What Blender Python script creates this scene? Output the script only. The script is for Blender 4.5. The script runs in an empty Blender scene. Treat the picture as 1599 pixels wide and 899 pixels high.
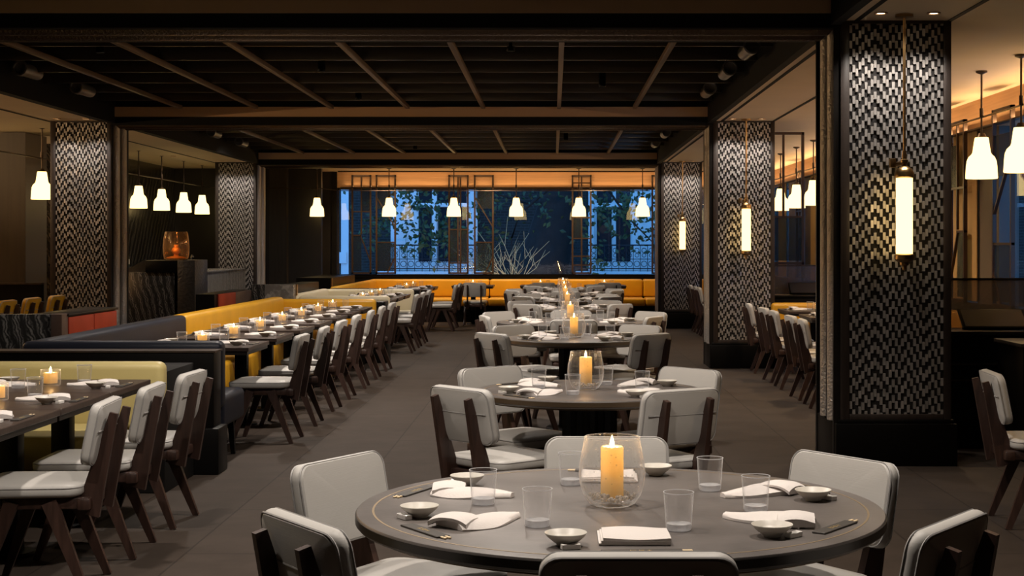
import bpy, bmesh, math, random
from mathutils import Vector, Matrix
random.seed(7)
PI = math.pi
SC = bpy.context.scene
COL = SC.collection
F = 2300.0            # focal length in pixels of the 1599x899 frame

# ------------------------------------------------------------------ camera
cam = bpy.data.cameras.new('camera'); co = bpy.data.objects.new('camera', cam); COL.objects.link(co)
co.location = (0, 0, 1.5); co.rotation_euler = (PI/2, 0, 0)
cam.sensor_width = 36; cam.lens = 36*F/1599
cam.shift_x = -64.5/1599; cam.shift_y = -64.5/1599
cam.clip_end = 200; cam.clip_start = .05
SC.camera = co

# ------------------------------------------------------------------ materials
def new_mat(name):
    m = bpy.data.materials.new(name); m.use_nodes = True
    nt = m.node_tree
    return m, nt, nt.nodes['Principled BSDF']
def setin(b, k, v):
    if k in b.inputs: b.inputs[k].default_value = v
def col4(c): return (c[0], c[1], c[2], 1)
def pmat(name, c, rough=.5, metal=0., spec=.5, noise=0., nscale=8., bump=0., bscale=60., sheen=0., coat=0., stretch=None):
    m, nt, b = new_mat(name)
    b.inputs['Base Color'].default_value = col4(c)
    b.inputs['Roughness'].default_value = rough; b.inputs['Metallic'].default_value = metal
    setin(b, 'Specular IOR Level', spec); setin(b, 'Sheen Weight', sheen); setin(b, 'Coat Weight', coat)
    tc = nt.nodes.new('ShaderNodeTexCoord')
    vec = tc.outputs['Object']
    if stretch:
        mp = nt.nodes.new('ShaderNodeMapping'); mp.inputs['Scale'].default_value = stretch
        nt.links.new(vec, mp.inputs['Vector']); vec = mp.outputs['Vector']
    if noise:
        n = nt.nodes.new('ShaderNodeTexNoise'); n.inputs['Scale'].default_value = nscale; n.inputs['Detail'].default_value = 5
        r = nt.nodes.new('ShaderNodeValToRGB')
        r.color_ramp.elements[0].position = .3; r.color_ramp.elements[1].position = .7
        r.color_ramp.elements[0].color = col4([x*(1-noise) for x in c]); r.color_ramp.elements[1].color = col4([min(1, x*(1+noise)) for x in c])
        nt.links.new(vec, n.inputs['Vector']); nt.links.new(n.outputs['Fac'], r.inputs['Fac']); nt.links.new(r.outputs['Color'], b.inputs['Base Color'])
    if bump:
        n2 = nt.nodes.new('ShaderNodeTexNoise'); n2.inputs['Scale'].default_value = bscale; n2.inputs['Detail'].default_value = 3
        bp = nt.nodes.new('ShaderNodeBump'); bp.inputs['Strength'].default_value = bump; bp.inputs['Distance'].default_value = .01
        nt.links.new(vec, n2.inputs['Vector']); nt.links.new(n2.outputs['Fac'], bp.inputs['Height']); nt.links.new(bp.outputs['Normal'], b.inputs['Normal'])
    return m
def emat(name, c, s):
    m = bpy.data.materials.new(name); m.use_nodes = True; nt = m.node_tree; nt.nodes.clear()
    e = nt.nodes.new('ShaderNodeEmission'); e.inputs['Color'].default_value = col4(c); e.inputs['Strength'].default_value = s
    o = nt.nodes.new('ShaderNodeOutputMaterial'); nt.links.new(e.outputs[0], o.inputs[0])
    return m
def thin_glass(name, tint, ior=1.5, rough=.02, bump=0., bscale=40., voronoi=False, extra=0., edge=.5, body=.0, seeds=0.):
    """thin-walled glass: clear transmission, a little mirror reflection, pale diffuse edges painting refracted light, and small white seeds"""
    m = bpy.data.materials.new(name); m.use_nodes = True; nt = m.node_tree; nt.nodes.clear(); L = nt.links.new
    def math_(op, a, b, c=None):
        n = nt.nodes.new('ShaderNodeMath'); n.operation = op; n.use_clamp = True
        for i, v in enumerate((a, b, c)):
            if v is None: continue
            if isinstance(v, (int, float)): n.inputs[i].default_value = v
            else: L(v, n.inputs[i])
        return n.outputs[0]
    o = nt.nodes.new('ShaderNodeOutputMaterial'); mx = nt.nodes.new('ShaderNodeMixShader'); mx2 = nt.nodes.new('ShaderNodeMixShader')
    t = nt.nodes.new('ShaderNodeBsdfTransparent'); t.inputs[0].default_value = col4(tint)
    g = nt.nodes.new('ShaderNodeBsdfGlossy'); g.inputs['Roughness'].default_value = rough
    d = nt.nodes.new('ShaderNodeBsdfDiffuse'); d.inputs[0].default_value = col4([.85*x for x in tint])
    tr = nt.nodes.new('ShaderNodeBsdfTranslucent'); tr.inputs[0].default_value = col4([.85*x for x in tint])
    dt = nt.nodes.new('ShaderNodeMixShader'); dt.inputs[0].default_value = .5; L(d.outputs[0], dt.inputs[1]); L(tr.outputs[0], dt.inputs[2])
    f = nt.nodes.new('ShaderNodeLayerWeight'); f.inputs['Blend'].default_value = .5
    gl = math_('MULTIPLY_ADD', math_('POWER', f.outputs['Facing'], 4.), .30, ((ior-1)/(ior+1))**2+extra)
    sc = math_('MULTIPLY_ADD', math_('POWER', f.outputs['Facing'], 3.5), edge, body)  # pale edge and body colour put in for light refracted by the glass
    tc = nt.nodes.new('ShaderNodeTexCoord')
    if seeds:
        v = nt.nodes.new('ShaderNodeTexVoronoi'); v.inputs['Scale'].default_value = bscale*3.2; L(tc.outputs['Object'], v.inputs['Vector'])
        sd = math_('LESS_THAN', v.outputs['Distance'], .20)
        sc = math_('MAXIMUM', sc, math_('MULTIPLY', sd, seeds))
    L(gl, mx.inputs[0]); L(t.outputs[0], mx.inputs[1]); L(g.outputs[0], mx.inputs[2])
    L(sc, mx2.inputs[0]); L(mx.outputs[0], mx2.inputs[1]); L(dt.outputs[0], mx2.inputs[2]); L(mx2.outputs[0], o.inputs[0])
    if bump:
        n = nt.nodes.new('ShaderNodeTexVoronoi' if voronoi else 'ShaderNodeTexNoise'); n.inputs['Scale'].default_value = bscale
        bp = nt.nodes.new('ShaderNodeBump'); bp.inputs['Strength'].default_value = bump; bp.inputs['Distance'].default_value = .01
        L(tc.outputs['Object'], n.inputs['Vector']); L(n.outputs['Distance' if voronoi else 'Fac'], bp.inputs['Height'])
        L(bp.outputs['Normal'], g.inputs['Normal']); L(bp.outputs['Normal'], f.inputs['Normal'])
    return m
def marble(name, dark, light, scale=1.6, dist=6., rough=.22, rot=(0, 0.5, 0.3)):
    m, nt, b = new_mat(name)
    tc = nt.nodes.new('ShaderNodeTexCoord'); mp = nt.nodes.new('ShaderNodeMapping'); mp.inputs['Rotation'].default_value = rot
    w = nt.nodes.new('ShaderNodeTexWave'); w.inputs['Scale'].default_value = scale; w.inputs['Distortion'].default_value = dist
    w.inputs['Detail'].default_value = 5; w.inputs['Detail Scale'].default_value = .7; w.inputs['Detail Roughness'].default_value = .62
    w2 = nt.nodes.new('ShaderNodeTexWave'); w2.inputs['Scale'].default_value = scale*3.3; w2.inputs['Distortion'].default_value = dist*2.2
    w2.inputs['Detail'].default_value = 4; w2.inputs['Detail Scale'].default_value = .8
    mixm = nt.nodes.new('ShaderNodeMath'); mixm.operation = 'MULTIPLY'
    r = nt.nodes.new('ShaderNodeValToRGB')
    e = r.color_ramp.elements
    e[0].position = .05; e[0].color = col4(dark); e[1].position = .9; e[1].color = col4(light)
    e2 = r.color_ramp.elements.new(.45); e2.color = col4([(a*.55+c*.45) for a, c in zip(dark, light)])
    for x in (w, w2): nt.links.new(mp.outputs[0], x.inputs['Vector'])
    nt.links.new(tc.outputs['Object'], mp.inputs['Vector'])
    nt.links.new(w.outputs['Fac'], mixm.inputs[0]); nt.links.new(w2.outputs['Fac'], mixm.inputs[1])
    nt.links.new(mixm.outputs[0], r.inputs['Fac']); nt.links.new(r.outputs[0], b.inputs['Base Color'])
    b.inputs['Roughness'].default_value = rough
    return m
def brick_mat(name, c1, c2, cm, sx, bw, rh, mortar, rough, vec_axes='XY', bump=.2, offset=.5, fl=False):
    m, nt, b = new_mat(name)
    tc = nt.nodes.new('ShaderNodeTexCoord'); sep = nt.nodes.new('ShaderNodeSeparateXYZ'); cmb = nt.nodes.new('ShaderNodeCombineXYZ')
    nt.links.new(tc.outputs['Object'], sep.inputs[0])
    nt.links.new(sep.outputs[vec_axes[0]], cmb.inputs[0]); nt.links.new(sep.outputs[vec_axes[1]], cmb.inputs[1])
    t = nt.nodes.new('ShaderNodeTexBrick'); t.offset = offset
    t.inputs['Color1'].default_value = col4(c1); t.inputs['Color2'].default_value = col4(c2); t.inputs['Mortar'].default_value = col4(cm)
    t.inputs['Scale'].default_value = sx; t.inputs['Brick Width'].default_value = bw; t.inputs['Row Height'].default_value = rh
    t.inputs['Mortar Size'].default_value = mortar; t.inputs['Mortar Smooth'].default_value = .3
    nt.links.new(cmb.outputs[0], t.inputs['Vector'])
    colr = t.outputs['Color']
    if fl:
        n = nt.nodes.new('ShaderNodeTexNoise'); n.inputs['Scale'].default_value = 3.; n.inputs['Detail'].default_value = 8; n.inputs['Roughness'].default_value = .7
        mx = nt.nodes.new('ShaderNodeMix'); mx.data_type = 'RGBA'; mx.blend_type = 'MULTIPLY'; mx.inputs[0].default_value = .55
        rr = nt.nodes.new('ShaderNodeValToRGB'); rr.color_ramp.elements[0].position = .3; rr.color_ramp.elements[0].color = (.55, .53, .5, 1)
        rr.color_ramp.elements[1].position = .7; rr.color_ramp.elements[1].color = (1.15, 1.12, 1.1, 1)
        nt.links.new(tc.outputs['Object'], n.inputs['Vector']); nt.links.new(n.outputs['Fac'], rr.inputs[0])
        nt.links.new(colr, mx.inputs[6]); nt.links.new(rr.outputs[0], mx.inputs[7]); colr = mx.outputs[2]
    nt.links.new(colr, b.inputs['Base Color'])
    bp = nt.nodes.new('ShaderNodeBump'); bp.invert = True; bp.inputs['Strength'].default_value = bump; bp.inputs['Distance'].default_value = .004
    nt.links.new(t.outputs['Fac'], bp.inputs['Height']); nt.links.new(bp.outputs['Normal'], b.inputs['Normal'])
    b.inputs['Roughness'].default_value = rough
    setin(b, 'Specular IOR Level', .12)
    return m
def wax_mat(name, c):
    m = bpy.data.materials.new(name); m.use_nodes = True; nt = m.node_tree; nt.nodes.clear()
    o = nt.nodes.new('ShaderNodeOutputMaterial'); mx = nt.nodes.new('ShaderNodeMixShader'); mx.inputs[0].default_value = .7
    d = nt.nodes.new('ShaderNodeBsdfDiffuse'); d.inputs[0].default_value = col4(c)
    t = nt.nodes.new('ShaderNodeBsdfTranslucent'); t.inputs[0].default_value = (1, .82, .48, 1)
    nt.links.new(d.outputs[0], mx.inputs[1]); nt.links.new(t.outputs[0], mx.inputs[2]); nt.links.new(mx.outputs[0], o.inputs[0])
    return m
M = {}
M['floor'] = brick_mat('stone_floor', (.053, .0405, .0325), (.046, .0355, .0288), (.031, .024, .020), 1., 1.2, .6, .006, .72, 'YX', .25, .5, True)
M['chair_vinyl'] = pmat('pale_grey_vinyl', (.47, .455, .43), .42, spec=.4, noise=.04, nscale=5, bump=.05, bscale=90)
M['chair_back'] = pmat('ribbed_pale_grey_fabric', (.46, .445, .42), .5, spec=.35, bump=.05, bscale=50, stretch=(.2, .2, 8))
M['piping'] = pmat('grey_piping', (.33, .32, .31), .5)
M['walnut'] = pmat('dark_walnut', (.040, .020, .0145), .42, noise=.35, nscale=14, stretch=(3, 3, .4))
M['black_wood'] = pmat('black_stained_wood', (.009, .0075, .0065), .35, spec=.25, noise=.25, nscale=10)
M['black'] = pmat('black_lacquer', (.003, .0026, .0023), .38, spec=.14)
M['matte_black'] = pmat('matte_black', (.007, .0065, .006), .8, spec=.2)
M['bronze'] = pmat('dark_bronze', (.075, .055, .042), .42, metal=.8, noise=.2, nscale=20)
M['column_frame'] = pmat('dark_brown_column_timber', (.03, .021, .017), .4, noise=.25, nscale=6, stretch=(6, 6, .5))
M['tile_recess'] = pmat('dark_recess', (.006, .004, .0035), .7)
M['hammered'] = pmat('hammered_bronze_lit', (.50, .46, .42), .38, metal=.6, bump=1., bscale=55)  # lighter copy: light on the upright tubes put into the metal colour
M['hammered_shaded'] = pmat('hammered_bronze_shaded', (.13, .095, .07), .3, metal=1., bump=1., bscale=55)  # darker copy of the same metal, shade of the soffit tubes in its colour
M['coffer_bar'] = pmat('brown_metal_bar', (.16, .105, .068), .42, metal=.3)
M['coffer_slat'] = pmat('black_glossy_slat', (.12, .10, .08), .32, metal=.6)
M['ceiling'] = pmat('warm_plaster', (.74, .60, .42), .75, noise=.03, nscale=2)
M['fascia'] = pmat('brown_fascia', (.52, .34, .20), .6)
M['table'] = pmat('dark_bronze_table_top', (.12, .106, .098), .40, metal=.0, spec=.4, noise=.22, nscale=5, bump=.04, bscale=40)
M['table_wood'] = pmat('dark_timber_table_top', (.05, .033, .026), .34, noise=.3, nscale=9, stretch=(.6, 6, 6))
M['table_edge'] = pmat('apron_and_shaded_edge', (.022, .017, .014), .35, metal=.3)
M['edge_bronze'] = pmat('bronze_edge_band', (.10, .068, .04), .42, metal=.5)
M['brass'] = pmat('aged_brass', (.45, .29, .13), .32, metal=1., noise=.25, nscale=20)
M['inlay'] = pmat('brass_inlay', (.36, .27, .17), .4, metal=.6)
M['linen'] = pmat('white_linen', (.66, .615, .585), .85, bump=.12, bscale=120, sheen=.2)
M['porcelain'] = pmat('cream_porcelain', (.56, .53, .47), .42)
M['rest'] = pmat('white_glazed_ceramic', (.72, .70, .67), .25)
M['paper'] = pmat('dark_paper_sleeve', (.04, .034, .028), .6)
M['gold'] = pmat('gold_print', (.52, .36, .13), .45, metal=.5)
M['chopstick'] = pmat('pale_bamboo', (.74, .58, .36), .5)
M['tumbler'] = thin_glass('clear_tumbler_glass', (.98, .98, .985), 1.45, .02, .03, 12, edge=.95, body=.055)
M['tumbler_base'] = thin_glass('thick_tumbler_base', (.93, .93, .94), 1.6, .06, .3, 40, extra=.15, edge=.7, body=.34)  # whitish body paints the bright refraction of base and rim
M['vase'] = thin_glass('bubbled_glass', (.97, .96, .95), 1.5, .04, .35, 22, True, extra=.03, edge=.85, body=.045, seeds=.24)
M['sparkle_bit'] = thin_glass('added_sparkle_glass', (.96, .92, .86), 1.5, .08, .8, 120, True, extra=.2, edge=.5, body=.35)  # for added bits that imitate the sparkle of the crackled bowl
M['votive'] = thin_glass('votive_glass', (.98, .96, .93), 1.45, .05, .2, 30, extra=.02, edge=.8, body=.08)
M['amber_glass'] = thin_glass('amber_glass', (.90, .72, .48), 1.5, .05, .2, 12, extra=.02, edge=.6, body=.04)
M['wax'] = wax_mat('ivory_wax', (.90, .76, .52))
M['wick'] = pmat('black_wick', (.02, .015, .01), .9)
M['flame'] = emat('candle_flame', (1, .66, .24), 40)
M['shade'] = emat('lit_opal_glass', (1, .70, .27), 3.2)
M['tube'] = emat('lit_ribbed_tube', (1, .68, .27), 3.0)
M['lamp'] = emat('lit_downlight', (1, .78, .5), 10)
M['green_vinyl'] = pmat('pale_green_vinyl', (.52, .43, .18), .45, noise=.04, nscale=3, bump=.05, bscale=60)
M['cream_vinyl'] = pmat('pale_cream_vinyl', (.60, .53, .37), .45)
M['yellow'] = pmat('mustard_leather', (.62, .32, .016), .42, noise=.08, nscale=4, bump=.05, bscale=60)
M['blue'] = pmat('navy_leather', (.011, .013, .022), .45, spec=.25, noise=.12, nscale=4, bump=.05, bscale=60)
M['red'] = pmat('oxblood_leather', (.20, .022, .007), .5, spec=.2, noise=.15, nscale=4)
M['brown_leather'] = pmat('brown_leather', (.055, .030, .02), .45)
M['marble'] = marble('black_veined_marble', (.018, .017, .016), (.14, .132, .124), 3.4, 7, .25, (0, .25, .1))
M['marble_dim'] = marble('dark_slab_marble', (.010, .0095, .009), (.10, .09, .075), 2.4, 5, .25, (.3, .3, .8))
M['marble_grey'] = marble('grey_veined_marble', (.13, .122, .112), (.46, .44, .41), 3.5, 4, .25, (0, .12, PI/2))
M['dark_timber'] = pmat('dark_timber_panel', (.035, .027, .021), .4, noise=.2, nscale=5, stretch=(5, 5, .3))
M['olive_panel'] = pmat('bronze_lacquer_panel', (.09, .07, .045), .36)
M['wall_dark'] = pmat('dark_wall', (.016, .013, .012), .45, noise=.2, nscale=3)
M['frieze'] = pmat('pale_oak_frieze', (.55, .33, .17), .6, noise=.10, nscale=3, stretch=(.3, .3, 12))
M['lattice'] = pmat('brown_metal_lattice', (.06, .035, .022), .4, metal=.4)
M['smoked'] = thin_glass('smoked_mesh_panel', (.40, .48, .50), 1.3, .3, edge=0, body=.05)
M['pane'] = thin_glass('window_glass', (.95, .96, .97), 1.6, .0, edge=0)
M['reeded'] = thin_glass('reeded_smoked_glass', (.55, .5, .45), 1.45, .15, .4, 60, extra=.05, edge=.1, body=.10)
M['curtain'] = pmat('ochre_curtain', (.50, .35, .17), .8)
M['grey_panel'] = pmat('taupe_panel', (.14, .12, .105), .55)
M['screen'] = pmat('dark_monitor_glass', (.016, .018, .024), .3, spec=.25)
M['facade_brick'] = brick_mat('dusk_brick', (.034, .032, .028), (.024, .022, .02), (.055, .052, .048), 1., .22, .075, .009, .8, 'XZ', .3)
M['white_paint'] = pmat('white_painted_stone', (.75, .75, .74), .6)
M['dark_pane'] = pmat('dark_house_window', (.015, .018, .024), .12)
M['iron'] = pmat('black_iron', (.008, .008, .009), .5)
M['bark'] = pmat('dark_bark', (.010, .009, .008), .9, noise=.3, nscale=6, bump=.8, bscale=14)
M['twig'] = pmat('pale_twig', (.5, .38, .18), .8)
M['leaf'] = pmat('dark_green_leaf', (.03, .055, .012), .6, noise=.5, nscale=2)
M['steel'] = pmat('grey_spotlight_metal', (.30, .28, .26), .35, metal=.7)
M['chrome'] = pmat('polished_steel', (.5, .48, .45), .2, metal=1.)
BOT = [pmat('brown_bottle_glass', (.05, .02, .008), .1), pmat('green_bottle_glass', (.015, .03, .015), .1), pmat('clear_spirit_bottle', (.3, .28, .25), .12), pmat('amber_spirit_bottle', (.25, .1, .02), .12)]
M['label_paper'] = pmat('bottle_label', (.5, .45, .36), .7)
M['ground'] = pmat('dark_pavement', (.05, .05, .055), .9)

# ------------------------------------------------------------------ mesh helpers
def V(*a): return Vector(a)
class MB:
    def __init__(s): s.bm = bmesh.new()
    def box(s, a, b, bev=0., seg=2, mat=None):
        g = bmesh.new(); bmesh.ops.create_cube(g, size=1)
        for v in g.verts: v.co = Vector([(a[i]+b[i])/2 + v.co[i]*(b[i]-a[i]) for i in range(3)])
        if bev: bmesh.ops.bevel(g, geom=g.edges[:], offset=min(bev, min(abs(b[i]-a[i]) for i in range(3))*.49), segments=seg, profile=.5, affect='EDGES')
        return s._add(g, mat)
    def _add(s, g, mat=None):
        if mat is not None: g.transform(mat)
        me = bpy.data.meshes.new('tmp'); g.to_mesh(me); g.free(); s.bm.from_mesh(me); bpy.data.meshes.remove(me); return s
    def lathe(s, prof, seg=24, c=(0, 0, 0), mat=None):
        g = bmesh.new(); rings = []
        for r, z in prof:
            if r < 1e-6: rings.append([g.verts.new((c[0], c[1], c[2]+z))])
            else: rings.append([g.verts.new((c[0]+r*math.cos(2*PI*i/seg), c[1]+r*math.sin(2*PI*i/seg), c[2]+z)) for i in range(seg)])
        for A, B in zip(rings, rings[1:]):
            for i in range(seg):
                j = (i+1) % seg
                if len(A) == 1 and len(B) == 1: break
                if len(A) == 1: g.faces.new((A[0], B[i], B[j]))
                elif len(B) == 1: g.faces.new((A[i], A[j], B[0]))
                else: g.faces.new((A[i], A[j], B[j], B[i]))
        bmesh.ops.recalc_face_normals(g, faces=g.faces[:])
        return s._add(g, mat)
    def bar(s, p, q, w, h=None, w2=None, h2=None, up=(0, 0, 1)):
        """rectangular bar from p to q, w along side, h along up, optional end taper"""
        h = w if h is None else h; w2 = w if w2 is None else w2; h2 = h if h2 is None else h2
        p = Vector(p); q = Vector(q); d = (q-p).normalized(); u = Vector(up)
        if abs(d.dot(u)) > .97: u = Vector((0, 1, 0))
        sd = d.cross(u).normalized(); u = sd.cross(d).normalized()
        vs = []
        for c, ww, hh in ((p, w, h), (q, w2, h2)):
            for a, b in ((-1, -1), (1, -1), (1, 1), (-1, 1)): vs.append(s.bm.verts.new(c + sd*a*ww/2 + u*b*hh/2))
        for f in ((3, 2, 1, 0), (4, 5, 6, 7), (0, 1, 5, 4), (1, 2, 6, 5), (2, 3, 7, 6), (3, 0, 4, 7)): s.bm.faces.new([vs[i] for i in f])
        return s
    def tube(s, pts, r, seg=8, r2=None):
        pts = [Vector(p) for p in pts]; rings = []; n = len(pts)
        for i, p in enumerate(pts):
            d = (pts[min(i+1, n-1)]-pts[max(i-1, 0)]).normalized()
            u = Vector((0, 0, 1)) if abs(d.z) < .95 else Vector((1, 0, 0))
            a = d.cross(u).normalized(); b = a.cross(d).normalized()
            rr = r if r2 is None else r + (r2-r)*i/(n-1)
            rings.append([s.bm.verts.new(p + a*rr*math.cos(2*PI*k/seg) + b*rr*math.sin(2*PI*k/seg)) for k in range(seg)])
        for A, B in zip(rings, rings[1:]):
            for k in range(seg): s.bm.faces.new((A[k], B[k], B[(k+1) % seg], A[(k+1) % seg]))
        s.bm.faces.new(rings[0]); s.bm.faces.new(rings[-1][::-1])
        return s
    def prism(s, poly, axis, a, b):
        """extrude a 2-D polygon along axis (0,1,2) from a to b"""
        def put(u, v, t):
            return [(t, u, v), (u, t, v), (u, v, t)][axis]
        A = [s.bm.verts.new(put(u, v, a)) for u, v in poly]; B = [s.bm.verts.new(put(u, v, b)) for u, v in poly]; n = len(poly)
        s.bm.faces.new(A); s.bm.faces.new(B[::-1])
        for i in range(n): s.bm.faces.new((A[i], B[i], B[(i+1) % n], A[(i+1) % n]))
        return s
    def pad(s, w, d, t, r=.05, dome=.012, w2=None, edge=.014, curve=None, seg=6):
        """soft cushion: rounded rectangle outline w x d in xy, thickness t in z, domed both sides; w2 = width at -d/2 end"""
        w2 = w if w2 is None else w2
        out = []
        for cx, cy, a0 in ((1, 1, 0), (-1, 1, 90), (-1, -1, 180), (1, -1, 270)):
            for k in range(seg+1):
                a = math.radians(a0+90*k/seg)
                y = cy*(d/2-r)+r*math.sin(a); ww = w2+(w-w2)*(y/d+.5)
                out.append((cx*(ww/2-r)+r*math.cos(a), y))
        prof = [(0, -t/2-dome), (.45, -t/2-dome*.85), (.75, -t/2-dome*.45), (1-edge*4, -t/2+.0), (1-edge, -t/2+edge*.6), (1, -t/2+edge*1.3), (1, t/2-edge*1.3), (1-edge, t/2-edge*.6), (1-edge*4, t/2), (.75, t/2+dome*.45), (.45, t/2+dome*.85), (0, t/2+dome)]
        rings = []
        for sc, z in prof:
            if sc == 0: rings.append([s.bm.verts.new((0, 0, z))]); continue
            rings.append([s.bm.verts.new((x*sc, y*sc, z)) for x, y in out])
        n = len(out)
        for A, B in zip(rings, rings[1:]):
            for i in range(n):
                j = (i+1) % n
                if len(A) == 1: s.bm.faces.new((A[0], B[j], B[i]))
                elif len(B) == 1: s.bm.faces.new((A[i], A[j], B[0]))
                else: s.bm.faces.new((A[i], A[j], B[j], B[i]))
        bmesh.ops.recalc_face_normals(s.bm, faces=s.bm.faces[:])
        if curve: 
            for v in s.bm.verts: v.co.z += curve*v.co.x**2
        return s
    def xf(s, m): s.bm.transform(m); return s
    def mesh(s, name, mat, smooth=True, ang=35):
        me = bpy.data.meshes.new(name); s.bm.normal_update(); s.bm.to_mesh(me); s.bm.free()
        if smooth:
            me.polygons.foreach_set('use_smooth', [True]*len(me.polygons)); me.set_sharp_from_angle(angle=math.radians(ang))
        me.materials.append(mat)
        return me
    def obj(s, name, mat, parent=None, smooth=True, ang=35):
        o = bpy.data.objects.new(name, s.mesh(name, mat, smooth, ang)); COL.objects.link(o)
        if parent: o.parent = parent
        return o
def tag(o, label=None, cat=None, group=None, kind=None):
    if label: o['label'] = label
    if cat: o['category'] = cat
    if group: o['group'] = group
    if kind: o['kind'] = kind
    return o
def thing(name, label, cat, loc=(0, 0, 0), rz=0, group=None):
    o = bpy.data.objects.new(name, None); COL.objects.link(o); o.empty_display_size = .1
    o.location = loc; o.rotation_euler = (0, 0, rz)
    return tag(o, label, cat, group)
def struct(name, mb, mat, parent=None, smooth=False):
    o = mb.obj(name, mat, parent, smooth)
    if not parent: o['kind'] = 'structure'
    return o
KIDS = {}
def dup(root, loc, rz=0, label=None, group=None, sc=None):
    if root.name not in KIDS:
        ch = {}
        for o in COL.objects:
            if o.parent: ch.setdefault(o.parent.name, []).append(o)
        KIDS[root.name] = ch
    ch = KIDS[root.name]
    r = root.copy(); COL.objects.link(r); r.location = loc; r.rotation_euler = (0, 0, rz)
    if sc: r.scale = (sc, sc, sc)
    if label: r['label'] = label
    if group: r['group'] = group
    for c in ch.get(root.name, []):
        d = c.copy(); COL.objects.link(d); d.parent = r
        for g in ch.get(c.name, []):
            e = g.copy(); COL.objects.link(e); e.parent = d
    return r
class Proto:
    """first use moves the thing itself, later uses copy it"""
    def __init__(s, root): s.root = root; s.used = False; s.kids()
    def kids(s):
        KIDS.pop(s.root.name, None); ch = {}
        for o in COL.objects:
            if o.parent: ch.setdefault(o.parent.name, []).append(o)
        KIDS[s.root.name] = ch
    def put(s, loc, rz, label, group, sc=None):
        if not s.used:
            s.used = True; r = s.root; r.location = loc; r.rotation_euler = (0, 0, rz)
            if sc: r.scale = (sc, sc, sc)
            r['label'] = label; r['group'] = group; return r
        return dup(s.root, loc, rz, label, group, sc)
def light(kind, loc, power, color, size=.05, rot=None, parent=None, spot=None, blend=.6, name=None):
    l = bpy.data.lights.new(name or kind.lower()+'_light', kind); l.energy = power; l.color = color
    if kind == 'AREA': l.shape = 'RECTANGLE'; l.size, l.size_y = size
    else: l.shadow_soft_size = size
    if spot: l.spot_size = math.radians(spot); l.spot_blend = blend
    o = bpy.data.objects.new(l.name, l); COL.objects.link(o); o.location = loc
    if rot: o.rotation_euler = rot
    if parent: o.parent = parent
    return o
def aim(o, target):
    d = Vector(target)-o.location; o.rotation_euler = d.to_track_quat('-Z', 'Y').to_euler()
ORD = ['nearest', 'second', 'third', 'fourth', 'fifth', 'sixth', 'seventh', 'eighth', 'ninth', 'tenth', 'eleventh']
WARM = (1, .70, .40); NEUT = (1, .885, .775); AMB = (1, .58, .25)
H = 3.05              # soffit height of the aisles
ZW = 30.5             # window wall

# ------------------------------------------------------------------ room shell
struct('floor', MB().box((-12, -4, -.12), (6.2, ZW+.3, 0)), M['floor'])
struct('wall_front', MB().box((-12, -4.2, 0), (6.2, -4, 4.1)), M['wall_dark'])
struct('wall_left', MB().box((-10.7, -4, 0), (-10.5, ZW, 4.1)), M['wall_dark'])
struct('wall_right', MB().box((4.5, -4, 0), (4.7, ZW, .9)), M['wall_dark'])
struct('wall_back', MB().box((-4.5, ZW, 0), (4.7, ZW+.2, .88)), M['wall_dark'])
struct('wall_back_left', MB().box((-10.7, ZW-.05, 0), (-4.55, ZW+.2, 4.1)), M['wall_dark'])
struct('trim_1', MB().box((-4.55, ZW-.02, 2.72), (4.5, ZW+.2, 3.06)), M['frieze'])
struct('trim_2', MB().box((4.48, -4, 2.72), (4.7, ZW-.03, 3.06)), M['frieze'])
struct('trim_3', MB().box((-4.5, ZW-.06, .86), (4.5, ZW-.005, .93)), M['black'])
struct('trim_4', MB().box((-4.58, ZW-.08, .9), (-4.47, ZW+.2, 3.05)), M['black_wood'])
for i, y in enumerate((11.5, 14.87, 19.8, 25.6, 27.4)):
    struct('trim_%d' % (i+5), MB().box((4.5, y, .9), (4.7, y+.75, 2.72)), M['grey_panel'])
w = struct('window_1', MB().box((-4.47, ZW+.09, .88), (4.5, ZW+.1, 2.72)), M['pane'])
struct('window_frame', MB().box((-4.5, ZW+.06, .88), (4.5, ZW+.13, .92)).box((-4.5, ZW+.06, 2.68), (4.5, ZW+.13, 2.73)).box((-4.5, ZW+.06, .88), (-4.45, ZW+.13, 2.73)), M['bronze'], w)
struct('window_2', MB().box((4.59, 11.5, .88), (4.6, ZW, 2.72)), M['pane'])
struct('wall_right_light_block', MB().box((4.5, -4, .9), (4.7, 11.5, 2.72)), M['wall_dark'])  # unseen solid wall put in to keep blue dusk light off the chairs
# ceilings
struct('ceiling', MB().box((1.97, -4, H), (4.7, ZW+.2, H+.12)), M['ceiling'])
struct('ceiling_left', MB().box((-10.7, -4, H), (-5.47, ZW-.05, H+.12)), M['ceiling'])
struct('ceiling_back', MB().box((-5.47, 27.95, H), (1.97, ZW+.2, H+.12)), M['ceiling'])
struct('ceiling_coffer', MB().box((-5.47, -4, 3.98), (1.97, 27.95, 4.1)), M['matte_black'])
for i, (a, b) in enumerate(((1.90, 1.97), (-5.47, -5.40))):
    struct('trim_%d' % (20+i), MB().box((a, -4, H-.03), (b, 27.95, 3.98)), M['matte_black'])
for i, x in enumerate((2.08, 2.72, -5.58, -6.24)):      # dark reveal slots in the plaster
    struct('trim_%d' % (22+i), MB().box((x-.018, -4, H-.004), (x+.018, ZW-.06, H+.01)), M['matte_black'])
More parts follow.
